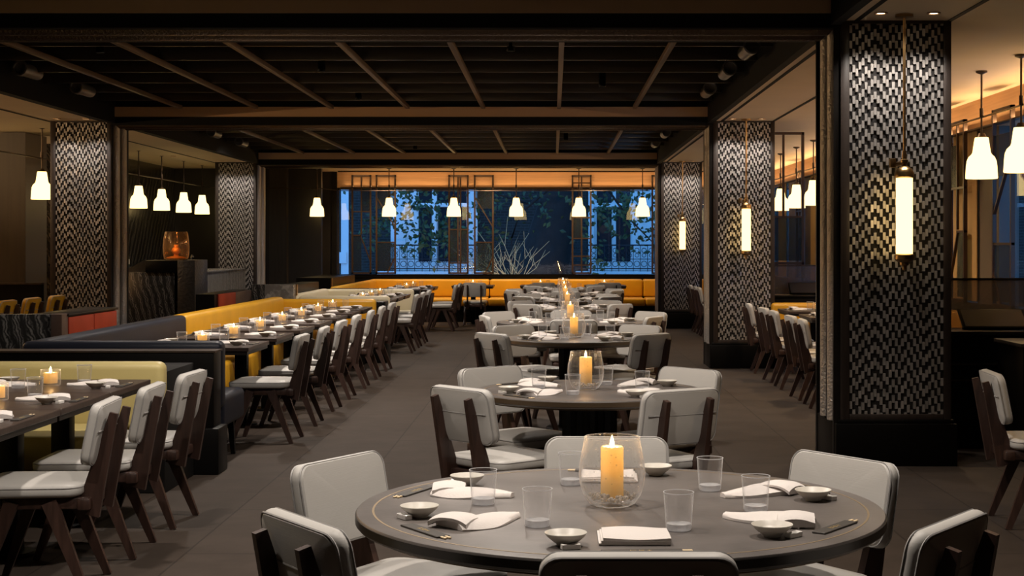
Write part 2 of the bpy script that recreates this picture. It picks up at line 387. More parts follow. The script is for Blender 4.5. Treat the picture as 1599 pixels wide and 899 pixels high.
# portals: beam, fascia, hammered twin tubes, columns
PORT = ((10.1, .72), (18.15, .75), (27.0, .85))
random.seed(3)
def tile_panel(w, h):
    """zig-zag field of small raised metal tiles, each its own little block; x 0..w, z 0..h, facing -y"""
    m = MB(); n = 31; tw = w/n; pitch = .1075; th = .0515
    OFF = (122, 35, 79, 2, 137, 54, 100, 22, 165, 30, 75, 162, 22, 122, 52, 122, 20, 122, 72, 165, 40, 122, 5, 92, 162, 122, 77, 178, 62, 148, 37)
    for i in range(n):
        off = pitch-OFF[i]/183*pitch
        k = -3
        while True:
            z0 = k*pitch+off; k += 1
            if z0 > h-.004: break
            a = max(z0, 0); b = min(z0+th, h)
            if b-a < .006: continue
            t = random.uniform(-.05, .05); dp = .016
            x0 = i*tw+.0012; x1 = (i+1)*tw-.0012
            vs = [m.bm.verts.new(p) for p in ((x0, -dp-t*.02, a), (x1, -dp+t*.02, a), (x1, -dp+t*.02, b), (x0, -dp-t*.02, b), (x0, 0, a), (x1, 0, a), (x1, 0, b), (x0, 0, b))]
            for f in ((0, 1, 2, 3), (0, 4, 5, 1), (1, 5, 6, 2), (2, 6, 7, 3), (3, 7, 4, 0)): m.bm.faces.new([vs[q] for q in f])
    return m
M['tile'] = pmat('pewter_tile', (.50, .47, .445), .42, metal=.75, noise=.25, nscale=9)
def column(x0, x1, y, d, name):
    c = thing(name, None, None, (0, 0, 0)); c['kind'] = 'structure'
    MB().box((x0-.04, y-.045, 0), (x1+.03, y+d+.03, .29), .006).box((x0-.02, y-.02, .285), (x1+.015, y+d+.015, .315), .005).obj('plinth', M['black'], c)
    MB().box((x0, y+.025, .31), (x1, y+d, 3.05)).obj('core', M['tile_recess'], c)
    f = MB()
    f.box((x0, y, .31), (x0+.062, y+.03, 3.05), .004).box((x1-.052, y, .31), (x1, y+.03, 3.05), .004)
    f.box((x0+.062, y, .31), (x1-.052, y+.03, .352), .004).box((x0+.062, y, 3.03), (x1-.052, y+.03, 3.05))
    f.obj('frame', M['column_frame'], c)
    p = tile_panel(x1-x0-.114, 3.03-.352).obj('tile_panel', M['tile'], c, smooth=False); p.location = (x0+.062, y+.025, .352)
    return c
for i, (y, d) in enumerate(PORT):
    column(1.97, 2.73, y, d, 'column'); 
    if i: column(-6.2, -5.45, y, d, 'column')
    struct('beam', MB().box((-5.45, y, 3.0), (1.97, y+d, 3.98)), M['matte_black'])
    struct('beam_fascia', MB().box((-5.40, y-.02, 3.10), (1.90, y, 3.22)), M['fascia'])
    for k, yy in enumerate((y+.13, y+d-.33)):
        struct('trim_%d' % (50+i*2+k), MB().tube([(-5.42, yy, 3.015), (1.95, yy, 3.015)], .052, 20), M['hammered_shaded'], None, True)
        t = MB().tube([(1.955, yy, 3.0), (1.955, yy, .3)], .055, 20)
        if i: t.tube([(-5.435, yy, 3.0), (-5.435, yy, .3)], .055, 20)
        struct('trim_%d' % (30+i*2+k), t, M['hammered'], None, True)
    struct('trim_%d' % (40+i), MB().box((1.925, y+.02, .0), (1.975, y+.055, 3.0)).box((1.925, y+d-.05, 0), (1.975, y+d-.01, 3.0)).box((1.93, y+.28, .3), (1.975, y+.33, 3.0)), M['black_wood'])
# coffer grids
def grid(y0, y1, off):
    g = thing('ceiling_grid', None, None); g['kind'] = 'structure'
    for k in range(-5, 2):
        x = .07+.93*k
        MB().box((x-.023, y0, 3.19), (x+.023, y1, 3.235), .003).obj('bar', M['coffer_bar'], g)
    y = y0+off
    while y < y1-.1:
        MB().box((-5.4, y-.014, 3.236), (1.9, y+.014, 3.40), .003).obj('slat', M['coffer_slat'], g)
        MB().box((-5.4, y+.30, 3.60), (1.9, y+.42, 3.72)).obj('joist', M['dark_timber'], g)
        y += .95
grid(-3.8, 10.05, .35); grid(10.83, 18.1, 1.0); grid(18.92, 26.95, .7)

# ------------------------------------------------------------------ lamps
def downlight_proto():
    t = thing('can_downlight', '', 'downlight')
    MB().lathe([(0, .16), (.035, .16), (.037, .155), (.037, .0), (.032, -.004), (.03, .03)], 16).obj('housing', M['black'], t)
    MB().lathe([(0, .031), (.029, .03)], 14).obj('lens', M['lamp'], t)
    MB().tube([(0, 0, .16), (0, 0, .40)], .008, 6).obj('stem', M['black'], t)
    return t
DL = Proto(downlight_proto())
def can(x, y, label, p, spot=110, color=NEUT, size=.06, tgt=None):
    DL.put((x, y, 3.20), 0, label, 'can downlights between the ceiling bars')
    l = light('SPOT', (x, y, 3.17), p, color, size, spot=spot+12, blend=.55)
    aim(l, tgt or (x, y, 0))
def rec_proto():
    t = thing('recessed_downlight', '', 'downlight')
    MB().lathe([(.028, .002), (.045, .002), (.047, -.004), (.034, -.006), (.028, .0)], 18).obj('ring', M['fascia'], t)
    MB().lathe([(0, -.001), (.029, -.001)], 16).obj('lens', M['lamp'], t)
    return t
RD = Proto(rec_proto())
def recess(x, y, label, p, spot=80, color=WARM, tgt=None):
    RD.put((x, y, H-.003), 0, label, 'recessed downlights in the plaster ceiling')
    l = light('SPOT', (x, y, H-.03), p, color, .03, spot=spot, blend=.7); aim(l, tgt or (x, y, 0))
def sconce_proto():
    t = thing('tube_sconce', '', 'wall lamp')        # origin: tube centre line at floor height, wall at +y .24
    MB().lathe([(0, 0), (.06, 0), (.06, -.018), (.012, -.022), (0, -.022)], 18, (0, 0, H)).obj('ceiling_plate', M['brass'], t)
    MB().tube([(0, 0, H-.01), (0, 0, 2.10)], .0095, 10).obj('rod', M['brass'], t)
    c = MB().lathe([(0, .175), (.014, .175), (.016, .12), (.026, .115), (.026, .095), (.016, .09), (.018, .075), (.05, .055), (.064, .03), (.066, .0), (.05, -.01)], 22, (0, 0, 1.965)).obj('top_cap', M['brass'], t)
    MB().lathe([(0, 0), (.055, 0), (.055, .53), (0, .53)], 28, (0, 0, 1.44)).obj('glass_tube', M['tube'], t)
    MB().lathe([(.05, .01), (.066, .0), (.066, -.028), (.05, -.045), (.03, -.05), (.03, -.068), (.014, -.075), (.014, -.10), (0, -.105)], 22, (0, 0, 1.445)).obj('bottom_cap', M['brass'], t)
    b = MB().box((-.02, .0, 2.045), (.02, .27, 2.075), .004).box((-.09, .02, 2.03), (-.05, .06, 2.09), .004).box((-.09, .03, 2.05), (.0, .045, 2.065))
    b.obj('bracket', M['brass'], t)
    return t
SCN = Proto(sconce_proto())
for (x, y, lab) in ((2.345, 9.84, 'brass tube lamp on the nearest woven-tile column'), (2.345, 17.9, 'brass tube lamp on the second woven-tile column'), (2.345, 26.75, 'brass tube lamp on the farthest woven-tile column at right')):
    SCN.put((x, y, 0), 0, lab, 'brass tube lamps on the columns')
    light('POINT', (x, y-.03, 1.70), 3.0, WARM, .05)
    # a pair of recessed downlights grazing each column
k = 0
for (y, nm) in ((10.1, 'nearest column'), (18.15, 'second column'), (27.0, 'farthest column')):
    for x, s in ((2.17, 'left'), (2.52, 'right')):
        recess(x, y-.34, 'small round downlight before the %s, %s of its pair' % (nm, s), 36, 105, (1, .9, .8), (x, y-.02, 1.1))
for (y, nm) in ((18.15, 'near dark column by the bar'), (27.0, 'far dark column by the bar')):
    for x, s in ((-6.0, 'left'), (-5.65, 'right')):
        recess(x, y-.34, 'small round downlight before the %s, %s of its pair' % (nm, s), 26, 105, (1, .9, .8), (x, y-.02, 1.1))
def pendant_proto():
    t = thing('pendant_lamp', '', 'pendant lamp')     # origin at bottom of the shade
    zt = H-2.10
    MB().lathe([(0, zt), (.05, zt), (.05, zt-.015), (.012, zt-.03), (0, zt-.03)], 16).obj('ceiling_plate', M['bronze'], t)
    MB().tube([(0, 0, zt-.02), (0, 0, .36)], .009, 8).lathe([(.009, .62), (.018, .62), (.018, .54), (.009, .54)], 10).lathe([(.02, .40), (.028, .40), (.045, .362), (.03, .36)], 14).obj('rod', M['bronze'], t)
    MB().lathe([(0, .362), (.058, .362), (.064, .33), (.078, .232), (.086, .215), (.112, .19), (.127, .155), (.133, .11), (.139, .008), (.137, 0), (.128, .004), (0, .02)], 32).obj('shade', M['shade'], t)
    return t
PEN_ = Proto(pendant_proto())
class PenPut:
    def put(s, loc, rz, label, g):
        return PEN_.put(loc, rz, label, g)
PEN = PenPut()
pg = 'opal glass pendant lamps on the rods'
for i, y in enumerate((19.3, 23.8, 25.2, 26.7, 28.1)):
    PEN.put((-6.7, y, 2.12), 0, ['white bell pendant alone before the tall bar cabinet', 'white bell pendant beside the hammered frame over the bar', 'white bell pendant above the amber vase, second over the bar', 'white bell pendant third over the dark bar', 'white bell pendant at the corner of the bar rail'][i], pg)
for i, x in enumerate((-4.62, -3.21, -1.945, -.725, .50, 1.745)):
    PEN.put((x, 28.8, 2.09), 0, ['white bell pendant before the dark panel wall by the window', 'white bell pendant near the window, over the green-leaf side', 'white bell pendant before the double-bar lattice screen', 'white bell pendant before the bare branches in the window', 'white bell pendant before the laddered lattice screen', 'white bell pendant before the balcony window'][i], pg)
for i, y in enumerate((11.9, 13.0, 17.3, 21.4, 22.9, 24.5)):
    PEN.put((3.78, y, 2.10), 0, ['white bell pendant cut off by the right picture edge', 'white bell pendant right of the nearest column', 'white bell pendant over the side aisle behind the nearest column', 'white bell pendant nearest the hammered tube in the side aisle', 'white bell pendant middle one of three in the side aisle', 'white bell pendant farthest of three in the side aisle'][i], pg)
tag(MB().tube([(-6.73, 16, 2.66), (-6.73, 28.83, 2.66), (-4.58, 28.83, 2.63)], .009, 8).obj('hanging_rail', M['bronze']), 'thin metal rail carrying the pendants over the bar', 'rail')
tag(MB().tube([(-4.58, 28.85, 2.645), (-4.2, 29.0, 2.6), (1.9, 29.0, 2.6)], .008, 8).obj('hanging_rail', M['bronze']), 'thin metal rail behind the window pendants', 'rail')
tag(MB().tube([(3.81, 11, 2.65), (3.81, 27, 2.65)], .009, 8).obj('hanging_rail', M['brass']), 'thin brass rail carrying the pendants of the right aisle', 'rail')
# track projectors along the coffer edges
def proj_proto():
    t = thing('track_spotlight', '', 'spotlight')
    MB().lathe([(0, -.26), (.05, -.26), (.065, -.24), (.068, .12), (.06, .16), (.075, .17), (.075, .26), (.06, .262), (.055, .23), (0, .22)], 20).xf(Matrix.Rotation(PI/2, 4, 'X')).obj('barrel', M['steel'], t)
    MB().box((-.02, -.05, .05), (.02, .05, .30), .004).obj('mount', M['black'], t)
    return t
PJ = Proto(proj_proto())
n = 0
for (x, y, s) in ((1.72, 11.7, 'first'), (1.72, 13.0, 'second'), (1.72, 14.6, 'third'), (1.72, 16.4, 'fourth'), (1.72, 20.6, 'fifth'), (1.72, 22.6, 'sixth'), (1.72, 24.8, 'seventh')):
    PJ.put((x, y, 3.24), 0, 'dark barrel spotlight along the right ceiling edge, %s from the front' % s, 'barrel spotlights along the ceiling edges')
for (x, y, s) in ((-5.2, 13.3, 'first'), (-5.2, 14.6, 'second'), (-5.2, 16.3, 'third'), (-5.2, 20.8, 'fourth'), (-5.2, 22.6, 'fifth'), (-5.2, 24.6, 'sixth')):
    PJ.put((x, y, 3.24), 0, 'grey barrel spotlight along the left ceiling edge, %s from the front' % s, 'barrel spotlights along the ceiling edges')
# general light: can downlights over the tables and booths
q = 'small can downlight in the ceiling grid over '
K = 3.7
can(-.55, 4.05, q+'the front of the nearest round table', 48*K, 120)
can(.95, 4.5, q+'the nearest round table', 48*K, 120)
can(-.37, 7.5, q+'the second round table', 74*K, 120)
can(-2.2, 4.6, q+'the near end of the green booth tables', 40*K, 120)
can(-2.2, 7.6, q+'the far end of the green booth tables', 44*K, 120)
can(-.37, 12.8, q+'the third round table', 64*K, 120)
can(-2.25, 11.6, q+'the near mustard booth tables, added light', 62*K, 120)  # extra can added to brighten the booth chairs
can(-2.25, 14.3, q+'the middle mustard booth tables, added light', 62*K, 120)  # extra can, added for the chairs like the one before
can(-3.97, 12.9, q+'the navy booth back', 16*K, 120)
can(-4.6, 23.6, q+'the grey bar counter, added light', 34*K, 120, NEUT, .06, (-5.4, 24.4, .8))  # added lamp aimed to brighten the counter face
can(.52, 15.6, q+'the fourth round table', 60*K, 120)
can(-2.25, 17.0, q+'the far mustard booth tables, added light', 62*K, 120)  # last of the extra cans added to brighten the booth chairs
can(.2, 19.6, q+'the fifth round table', 45*K, 120)
can(.2, 23.4, q+'the seventh round table', 45*K, 120)
can(-2.2, 21.6, q+'the cream booth tables', 58*K, 120)
can(-2.4, 25.6, q+'the window booth tables', 50*K, 120)
for y, p, s in ((6.5, 60, 'the front'), (13.2, 130, 'the near end of the right booth'), (16.2, 130, 'the far end of the right booth'), (22.5, 90, 'the far right booth')):
    recess(2.95, y, 'small round downlight in the right aisle ceiling over %s' % s, p, 130, WARM, (2.95, y, 0))
for y, p, s in ((16.0, 36, 'the mustard chairs'), (22.0, 36, 'the marble bar'), (25.2, 26, 'the back counter')):
    recess(-6.5, y, 'small round downlight in the left ceiling over %s' % s, p, 130, WARM, (-6.5, y, 0))
recess(-5.75, 10.4, 'small round downlight added in the left ceiling before the marble low wall', 60, 110, NEUT, (-5.2, 11.6, .4))  # added lamp, brings out the marble end of the low wall
recess(-5.7, 19.55, 'small round downlight added in the left ceiling before the marble bar', 60, 100, NEUT, (-5.5, 20.2, .6))  # added lamp aimed at the dark bar front
for i, x in enumerate((-3.2, -1.2, .8)):
    recess(x, 28.9, 'small round downlight over the window bench, %s from the left' % ('first', 'second', 'third')[i], 190, 120, WARM, (x, 29.9, .5))
# cove strip for the window frieze; light ledges added to brighten the ceilings
def strip(a, b, label, loc, p, size, rot):
    tag(MB().box(a, b).obj('cove_and_added_strip', M['bronze']), label, 'light strip')
    light('AREA', loc, p, (1, .62, .3), size, rot=rot, name='cove_and_added_light')
strip((-4.4, 30.42, 2.72), (4.3, 30.475, 2.735), 'thin added light ledge along the top of the window', (0, 30.44, 2.745), 13, (8.6, .04), (PI+math.radians(30), 0, 0))  # added uplight for the ceiling near the window
strip((-4.4, 30.05, H-.03), (4.3, 30.09, H-.004), 'long dark cove profile over the window frieze', (0, 30.10, H-.06), 9, (8.6, .05), (math.radians(75), 0, 0))
strip((4.40, 11.4, 2.72), (4.475, 30.2, 2.735), 'thin added light ledge over the side aisle windows', (4.43, 20.6, 2.745), 120, (.04, 18.5), (0, PI-math.radians(48), 0))  # added uplight, brightens the right aisle ceiling
strip((-10.5, 11.0, 2.60), (-10.4, 29.0, 2.62), 'thin unseen light ledge added along the wall behind the bar', (-10.44, 20.0, 2.63), 800, (.05, 17.5), (0, PI+math.radians(30), 0))  # out-of-view light added to brighten the left ceiling
# world: blue dusk
W = bpy.data.worlds.new('dusk'); SC.world = W; W.use_nodes = True
W.node_tree.nodes['Background'].inputs[0].default_value = (.11, .38, .90, 1); W.node_tree.nodes['Background'].inputs[1].default_value = 2.6
# ------------------------------------------------------------------ chairs
def chair_proto(name, label, cat, vinyl, back):
    t = thing(name, label, cat)
    s = MB().pad(.47, .46, .052, .06, .014, .43).xf(Matrix.Translation((0, .01, .447))).obj('seat', vinyl, t)
    MB().tube(loop(.466, .456, .06, .43, (0, .01, .462)), .0035, 5).obj('piping', M['piping'], s)
    tilt = Matrix.Translation((0, -.275, .685)) @ Matrix.Rotation(math.radians(101), 4, 'X')
    b = MB().pad(.445, .27, .046, .05, .008, curve=-.30).xf(tilt).obj('backrest', back, t)
    lp = []
    for p in loop(.438, .263, .047, .438, (0, 0, -.017)): lp.append((p[0], p[1], p[2]-.30*p[0]**2))
    lq = [(p[0], p[1], p[2]+.036) for p in lp]
    MB().tube(lp, .0034, 5).tube(lq, .0034, 5).xf(tilt).obj('piping', M['piping'], b)
    # horizontal seam at the back of the pad
    MB().tube([(x, .02, .0295-.30*x*x) for x in (-.2, -.1, 0, .1, .2)], .003, 5).xf(tilt).obj('seam', M['piping'], b)
    for sx in (-1, 1):
        x = .128*sx
        p = MB().bar((x, -.232, .335), (x, -.345, .775), .030, .105, .024, .034, up=(0, 1, 0)).obj('back_post', M['walnut'], t)
    MB().box((-.19, -.255, .362), (.19, -.20, .412), .008).obj('cross_rail', M['walnut'], t)
    MB().box((-.19, .12, .375), (.19, .16, .415), .006).obj('cross_rail', M['walnut'], t)
    for sx in (-1, 1):
        MB().box((sx*.165-.017, -.25, .366), (sx*.165+.017, .20, .417), .008).obj('side_rail', M['walnut'], t)
        MB().bar((sx*.185, .075, .40), (sx*.205, .215, 0), .030, .062, .024, .030, up=(0, 1, 0)).obj('leg', M['walnut'], t)
        MB().bar((sx*.185, -.085, .40), (sx*.205, -.245, 0), .030, .066, .024, .030, up=(0, 1, 0)).obj('leg', M['walnut'], t)
    return t
def loop(w, d, r, w2, c, seg=5):
    out = []
    for cx, cy, a0 in ((1, 1, 0), (-1, 1, 90), (-1, -1, 180), (1, -1, 270)):
        for k in range(seg+1):
            a = math.radians(a0+90*k/seg); y = cy*(d/2-r)+r*math.sin(a); ww = w2+(w-w2)*(y/d+.5)
            out.append((c[0]+cx*(ww/2-r)+r*math.cos(a), c[1]+y, c[2]))
    return out+[out[0]]
CH = Proto(chair_proto('dining_chair', '', 'chair', M['chair_vinyl'], M['chair_back']))
YC = Proto(chair_proto('mustard_chair', '', 'chair', M['yellow'], M['yellow']))
def chair(pad, facing, label, group, proto=None, sc=None):
    """pad: x,y of the backrest top; facing: angle in degrees of the sitter's view"""
    a = math.radians(facing); f = (math.cos(a), math.sin(a))
    return (proto or CH).put((pad[0]+f[0]*.30, pad[1]+f[1]*.30, 0), a-PI/2, label, group, sc)

# ------------------------------------------------------------------ tableware prototypes
def tumbler_proto():
    t = thing('tumbler', '', 'glass')
    MB().lathe([(.0, .001), (.031, .001), (.034, .006), (.0345, .02), (.040, .098), (.0404, .1)], 24).tube([(.0402*math.cos(a*PI/12), .0402*math.sin(a*PI/12), .1) for a in range(25)], .0006, 5).obj('wall', M['tumbler'], t)
    MB().tube([(.0402*math.cos(a*PI/12), .0402*math.sin(a*PI/12), .1003) for a in range(25)], .0013, 5).obj('rim', M['tumbler_base'], t)
    MB().lathe([(0, .0015), (.0305, .0015), (.0325, .006), (.0325, .0185), (0, .017)], 20).obj('base', M['tumbler_base'], t)
    return t
TU = Proto(tumbler_proto())
def dish_proto():
    o = MB().lathe([(0, 0), (.022, 0), (.024, .004), (.034, .011), (.047, .022), (.054, .031), (.0535, .0325), (.051, .0315), (.043, .0215), (.03, .0145), (0, .013)], 28).obj('sauce_dish', M['porcelain'])
    return tag(o, '', 'dish')
DI = Proto(dish_proto())
def rest_proto():
    m = MB(); prof = [(-.024, 0), (.024, 0), (.024, .014), (.014, .013), (.0, .0095), (-.014, .013), (-.024, .014)]
    m.prism(prof, 1, -.011, .011)
    bmesh.ops.bevel(m.bm, geom=m.bm.edges[:], offset=.0015, segments=1, affect='EDGES')
    return tag(m.obj('chopstick_rest', M['rest']), '', 'chopstick rest')
RE = Proto(rest_proto())
def sleeve_proto():
    t = thing('chopstick_sleeve', '', 'chopsticks')
    MB().box((-.10, -.019, 0), (.10, .019, .0045), .001, 1).obj('paper_sleeve', M['paper'], t)
    MB().box((.10, -.010, .0005), (.125, -.003, .0045), .001, 1).obj('chopstick', M['chopstick'], t)
    MB().box((.10, .003, .0005), (.125, .010, .0045), .001, 1).obj('chopstick', M['chopstick'], t)
    g = MB()
    for (x, y, a, b) in ((-.028, 0, .002, .016), (-.020, .004, .012, .002), (-.020, -.004, .012, .002), (-.006, 0, .002, .016), (.001, .005, .009, .002), (.001, 0, .009, .002), (.001, -.005, .009, .002), (.018, .0, .010, .002), (.018, 0, .002, .014)):
        g.box((x-a/2, y-b/2, .0044), (x+a/2, y+b/2, .0049))
    g.obj('gold_emblem', M['gold'], t)
    return t
SL = Proto(sleeve_proto())
def napkin_proto(kind):
    m = MB(); NX, NY = 14, 8
    def slab(fn_top, fn_bot):
        T = [[m.bm.verts.new(fn_top(i/NX, j/NY)) for j in range(NY+1)] for i in range(NX+1)]
        B = [[m.bm.verts.new(fn_bot(i/NX, j/NY)) for j in range(NY+1)] for i in range(NX+1)]
        for i in range(NX):
            for j in range(NY):
                m.bm.faces.new((T[i][j], T[i+1][j], T[i+1][j+1], T[i][j+1])); m.bm.faces.new((B[i][j+1], B[i+1][j+1], B[i+1][j], B[i][j]))
        for i in range(NX):
            m.bm.faces.new((B[i][0], B[i+1][0], T[i+1][0], T[i][0])); m.bm.faces.new((T[i][NY], T[i+1][NY], B[i+1][NY], B[i][NY]))
        for j in range(NY):
            m.bm.faces.new((T[0][j], T[0][j+1], B[0][j+1], B[0][j])); m.bm.faces.new((B[NX][j], B[NX][j+1], T[NX][j+1], T[NX][j]))
    if kind == 0:       # long folded wedge with its tail thrown over
        def low(u, v, top):
            y = -.09+.24*u; w = .062*(1-.80*max(0, (u-.35)/.65)**1.4)+.010*math.sin(u*3); x = (v-.5)*2*w + .012*math.sin(u*5)
            if not top: return (x, y, .0005)
            return (x, y, .004+.021*math.sin(PI*min(1, max(.04, v)))**.6*(.55+.45*math.sin(PI*min(1, u*.8+.25)))+.002*math.sin(v*9+u*7))
        slab(lambda u, v: low(u, v, 1), lambda u, v: low(u, v, 0))
        R = Matrix.Translation((-.01, -.06, .0)) @ Matrix.Rotation(.42, 4, 'Z')
        def up(u, v, top):
            x = (u-.5)*.118; y = (v-.5)*.098; z = .023 - .018*(abs(x)/.059)**2.4 + ((.013+.008*(abs(x)/.059)**2)*math.sin(PI*min(.97, max(.06, v)))**.35 if top else 0)
            return R @ Vector((x, y, z))
        slab(lambda u, v: up(u, v, 1), lambda u, v: up(u, v, 0))
    else:               # flat folded rectangle, three layers
        for k, (a, b) in enumerate(((.090, .085), (.087, .083), (.085, .078))):
            ox, oy = (.003*k, -.003*k)
            def f(u, v, top, k=k, a=a, b=b, ox=ox, oy=oy):
                x = (v-.5)*2*a+ox; y = (u-.5)*2*b+oy; z = .0055*k+(.0052 if top else 0)+.0008+.0012*math.sin(u*4+v*5+k)*(1 if top else 0)*k
                return (x, y, z)
            slab(lambda u, v: f(u, v, 1), lambda u, v: f(u, v, 0))
    o = m.obj('folded_napkin', M['linen'], ang=50)
    return tag(o, '', 'napkin')
NA = [Proto(napkin_proto(0)), Proto(napkin_proto(1))]
def vase_proto():
    t = thing('hurricane_vase', '', 'candle holder')
    out = [(0, .001), (.052, .001), (.066, .008), (.083, .032), (.093, .062), (.0965, .092), (.093, .13), (.084, .172), (.0795, .198)]
    inn = [(.0765, .198), (.081, .172), (.090, .13), (.0935, .092), (.090, .062), (.080, .034), (.062, .016), (0, .014)]
    MB().lathe(out, 40).tube([(.0795*math.cos(a*PI/16), .0795*math.sin(a*PI/16), .198) for a in range(33)], .0018, 6).obj('glass_bowl', M['vase'], t)
    peb = MB(); rnd = random.Random(5)
    for k in range(90):  # added bits stand in for the sparkle low in the bowl glass
        a = rnd.random()*2*PI; r = .066*math.sqrt(rnd.random()); z = .017+rnd.random()*.016 + max(0, r-.045)*.35; s = .0045+.0035*rnd.random()
        g = bmesh.new(); bmesh.ops.create_icosphere(g, subdivisions=1, radius=s); peb._add(g, Matrix.Translation((r*math.cos(a), r*math.sin(a), z)) @ Matrix.Rotation(rnd.random()*3, 4, 'X'))
    p = peb.obj('added_sparkle_glass', M['sparkle_bit'], t, smooth=False); p['kind'] = 'stuff'
    return t
VA = Proto(vase_proto())
def pillar_proto(h=.155, r=.033, name='pillar_candle', dp=.085):
    t = thing(name, '', 'candle')
    MB().lathe([(0, 0), (r, 0), (r, h-.004), (r-.003, h), (r-.007, h-.002), (r-.008, h-.012), (r-.009, h-dp+.006), (r*.45, h-dp), (0, h-dp)], 28).obj('wax', M['wax'], t)
    MB().tube([(0, 0, h-dp), (.001, 0, h-.004)], .0013, 5).obj('wick', M['wick'], t)
    MB().lathe([(0, 0), (.0045, .004), (.0068, .011), (.0055, .021), (.0026, .031), (0, .039)], 10, (0, 0, h-.006)).obj('flame', M['flame'], t)
    return t
PC = Proto(pillar_proto())
def votive_proto():
    t = thing('votive_holder', '', 'candle holder')
    MB().lathe([(0, .001), (.049, .001), (.052, .005), (.052, .085)], 28).tube([(.052*math.cos(a*PI/14), .052*math.sin(a*PI/14), .085) for a in range(29)], .0016, 5).obj('glass_cup', M['votive'], t)
    return t
VO = Proto(votive_proto()); VC = Proto(pillar_proto(.058, .036, 'votive_candle', .042))
GR = {'n': 'folded napkins on the tables', 'd': 'sauce dishes on the tables', 'r': 'chopstick rests on the tables', 's': 'chopstick sleeves on the tables', 'g': 'water tumblers on the tables'}
TZ = .752
def setting(cx, cy, ang, pos, where, dist, nk=0, jit=1., glass=True):
    """one place setting; ang = outward direction from the table centre to the sitter; dist = radial distances n,d,r,s,g"""
    o = Vector((math.cos(ang), math.sin(ang))); rt = Vector((-o.y, o.x))       # sitter's right is anticlockwise seen from above
    rz = math.atan2(o.y, o.x)+PI/2                                             # local +y points to the table centre
    def at(r, l): return (cx+o.x*r+rt.x*l, cy+o.y*r+rt.y*l, TZ)
    j = lambda s: random.uniform(-s, s)*jit
    n = ' %s of the %s' % (pos, where)
    NA[nk].put(at(dist[0], .01+j(.01)), rz+j(.12), 'folded white napkin on the'+n, GR['n'])
    DI.put(at(dist[1], -.155+j(.012)), rz+j(1), 'small cream sauce dish on the'+n, GR['d'])
    RE.put(at(dist[2], -.150+j(.01)), rz+j(.3), 'white chopstick rest on the'+n, GR['r'])
    SL.put(at(dist[3], .02+j(.01)), rz+j(.06), 'dark chopstick sleeve on the'+n, GR['s'])
    if glass: TU.put(at(dist[4], .135+j(.01)), rz, 'empty water tumbler on the'+n, GR['g'])

# ------------------------------------------------------------------ round tables
def round_table_proto(r, name, label, band):
    t = thing(name, label, 'table')
    MB().lathe([(0, .712), (r-.012, .712), (r-.004, .716), (r-.002, .722), (r-.002, .7215), (r, .724), (r, .745), (r-.003, .7500), (r-.010, .7515), (0, .7515)], 96).obj('table_top', M['table'], t)
    MB().lathe([(r+.0005, .7225), (r+.0015, .7225), (r+.0015, .7445), (r+.0005, .7445)], 96).obj('edge_band', M[band], t)
    MB().lathe([(r-.052, .7512), (r-.052, .7521), (r-.046, .7521), (r-.046, .7512)], 96).obj('inlay_ring', M['inlay'], t)
    MB().lathe([(r-.03, .712), (r-.03, .704), (r-.06, .700), (r-.06, .712)], 64).obj('under_band', M['edge_bronze'], t)
    m = MB()
    n = 20
    prof = []
    for i in range(n*2):
        a = 2*PI*i/(n*2); rr = (.145 if i % 2 else .130)*r/.6
        prof.append((rr*math.cos(a), rr*math.sin(a)))
    m.prism(prof, 2, .03, .70)
    m.obj('pedestal', M['black'], t, smooth=False)
    MB().lathe([(0, 0), (.25*r/.6, 0), (.25*r/.6, .018), (.235*r/.6, .028), (.16*r/.6, .034), (0, .034)], 40).obj('base', M['black'], t)
    return t
BIG = Proto(round_table_proto(.755, 'round_table', '', 'table_edge')); SML = Proto(round_table_proto(.60, 'round_table', '', 'edge_bronze'))  # large table takes the darker band, painting its rim as unlit
DB = (.49, .565, .615, .655, .37); DS = (.355, .43, .475, .52, .245)
TX = .19
tables = [
 (4.26, 6, [(-.90, .50), (-.83, -.58), (.77, .54), (.81, -.60), (0, -1.0), (0, 1.03)]),
 (7.72, 4, [(-.65, -.60), (.43, -.70), (-.56, .63), (.59, .54)]),
 (12.1, 4, [(-.69, -.52), (.59, -.60), (-.55, .67), (.58, .70)]),
 (14.7, 6, [(-.88, -.20), (-.78, .75), (.80, -.38), (.85, .74), (0, -1.0), (0, 1.02)]),
 (18.0, 4, [(-.52, -.62), (.62, -.55), (-.62, .55), (.50, .70)]),
 (20.7, 4, [(-.62, -.55), (.60, -.62), (-.55, .62), (.60, .55)]),
 (23.3, 6, [(-.84, -.52), (-.84, .55), (.80, -.42), (.82, .60), (0, -1.0), (0, 1.0)]),
 (25.9, 4, [(-.56, -.60), (.56, -.62), (-.55, .60), (.58, .58)]),
]
P6 = ['far left', 'near left', 'far right', 'near right', 'near side', 'far side']; P4 = ['near left', 'near right', 'far left', 'far right']
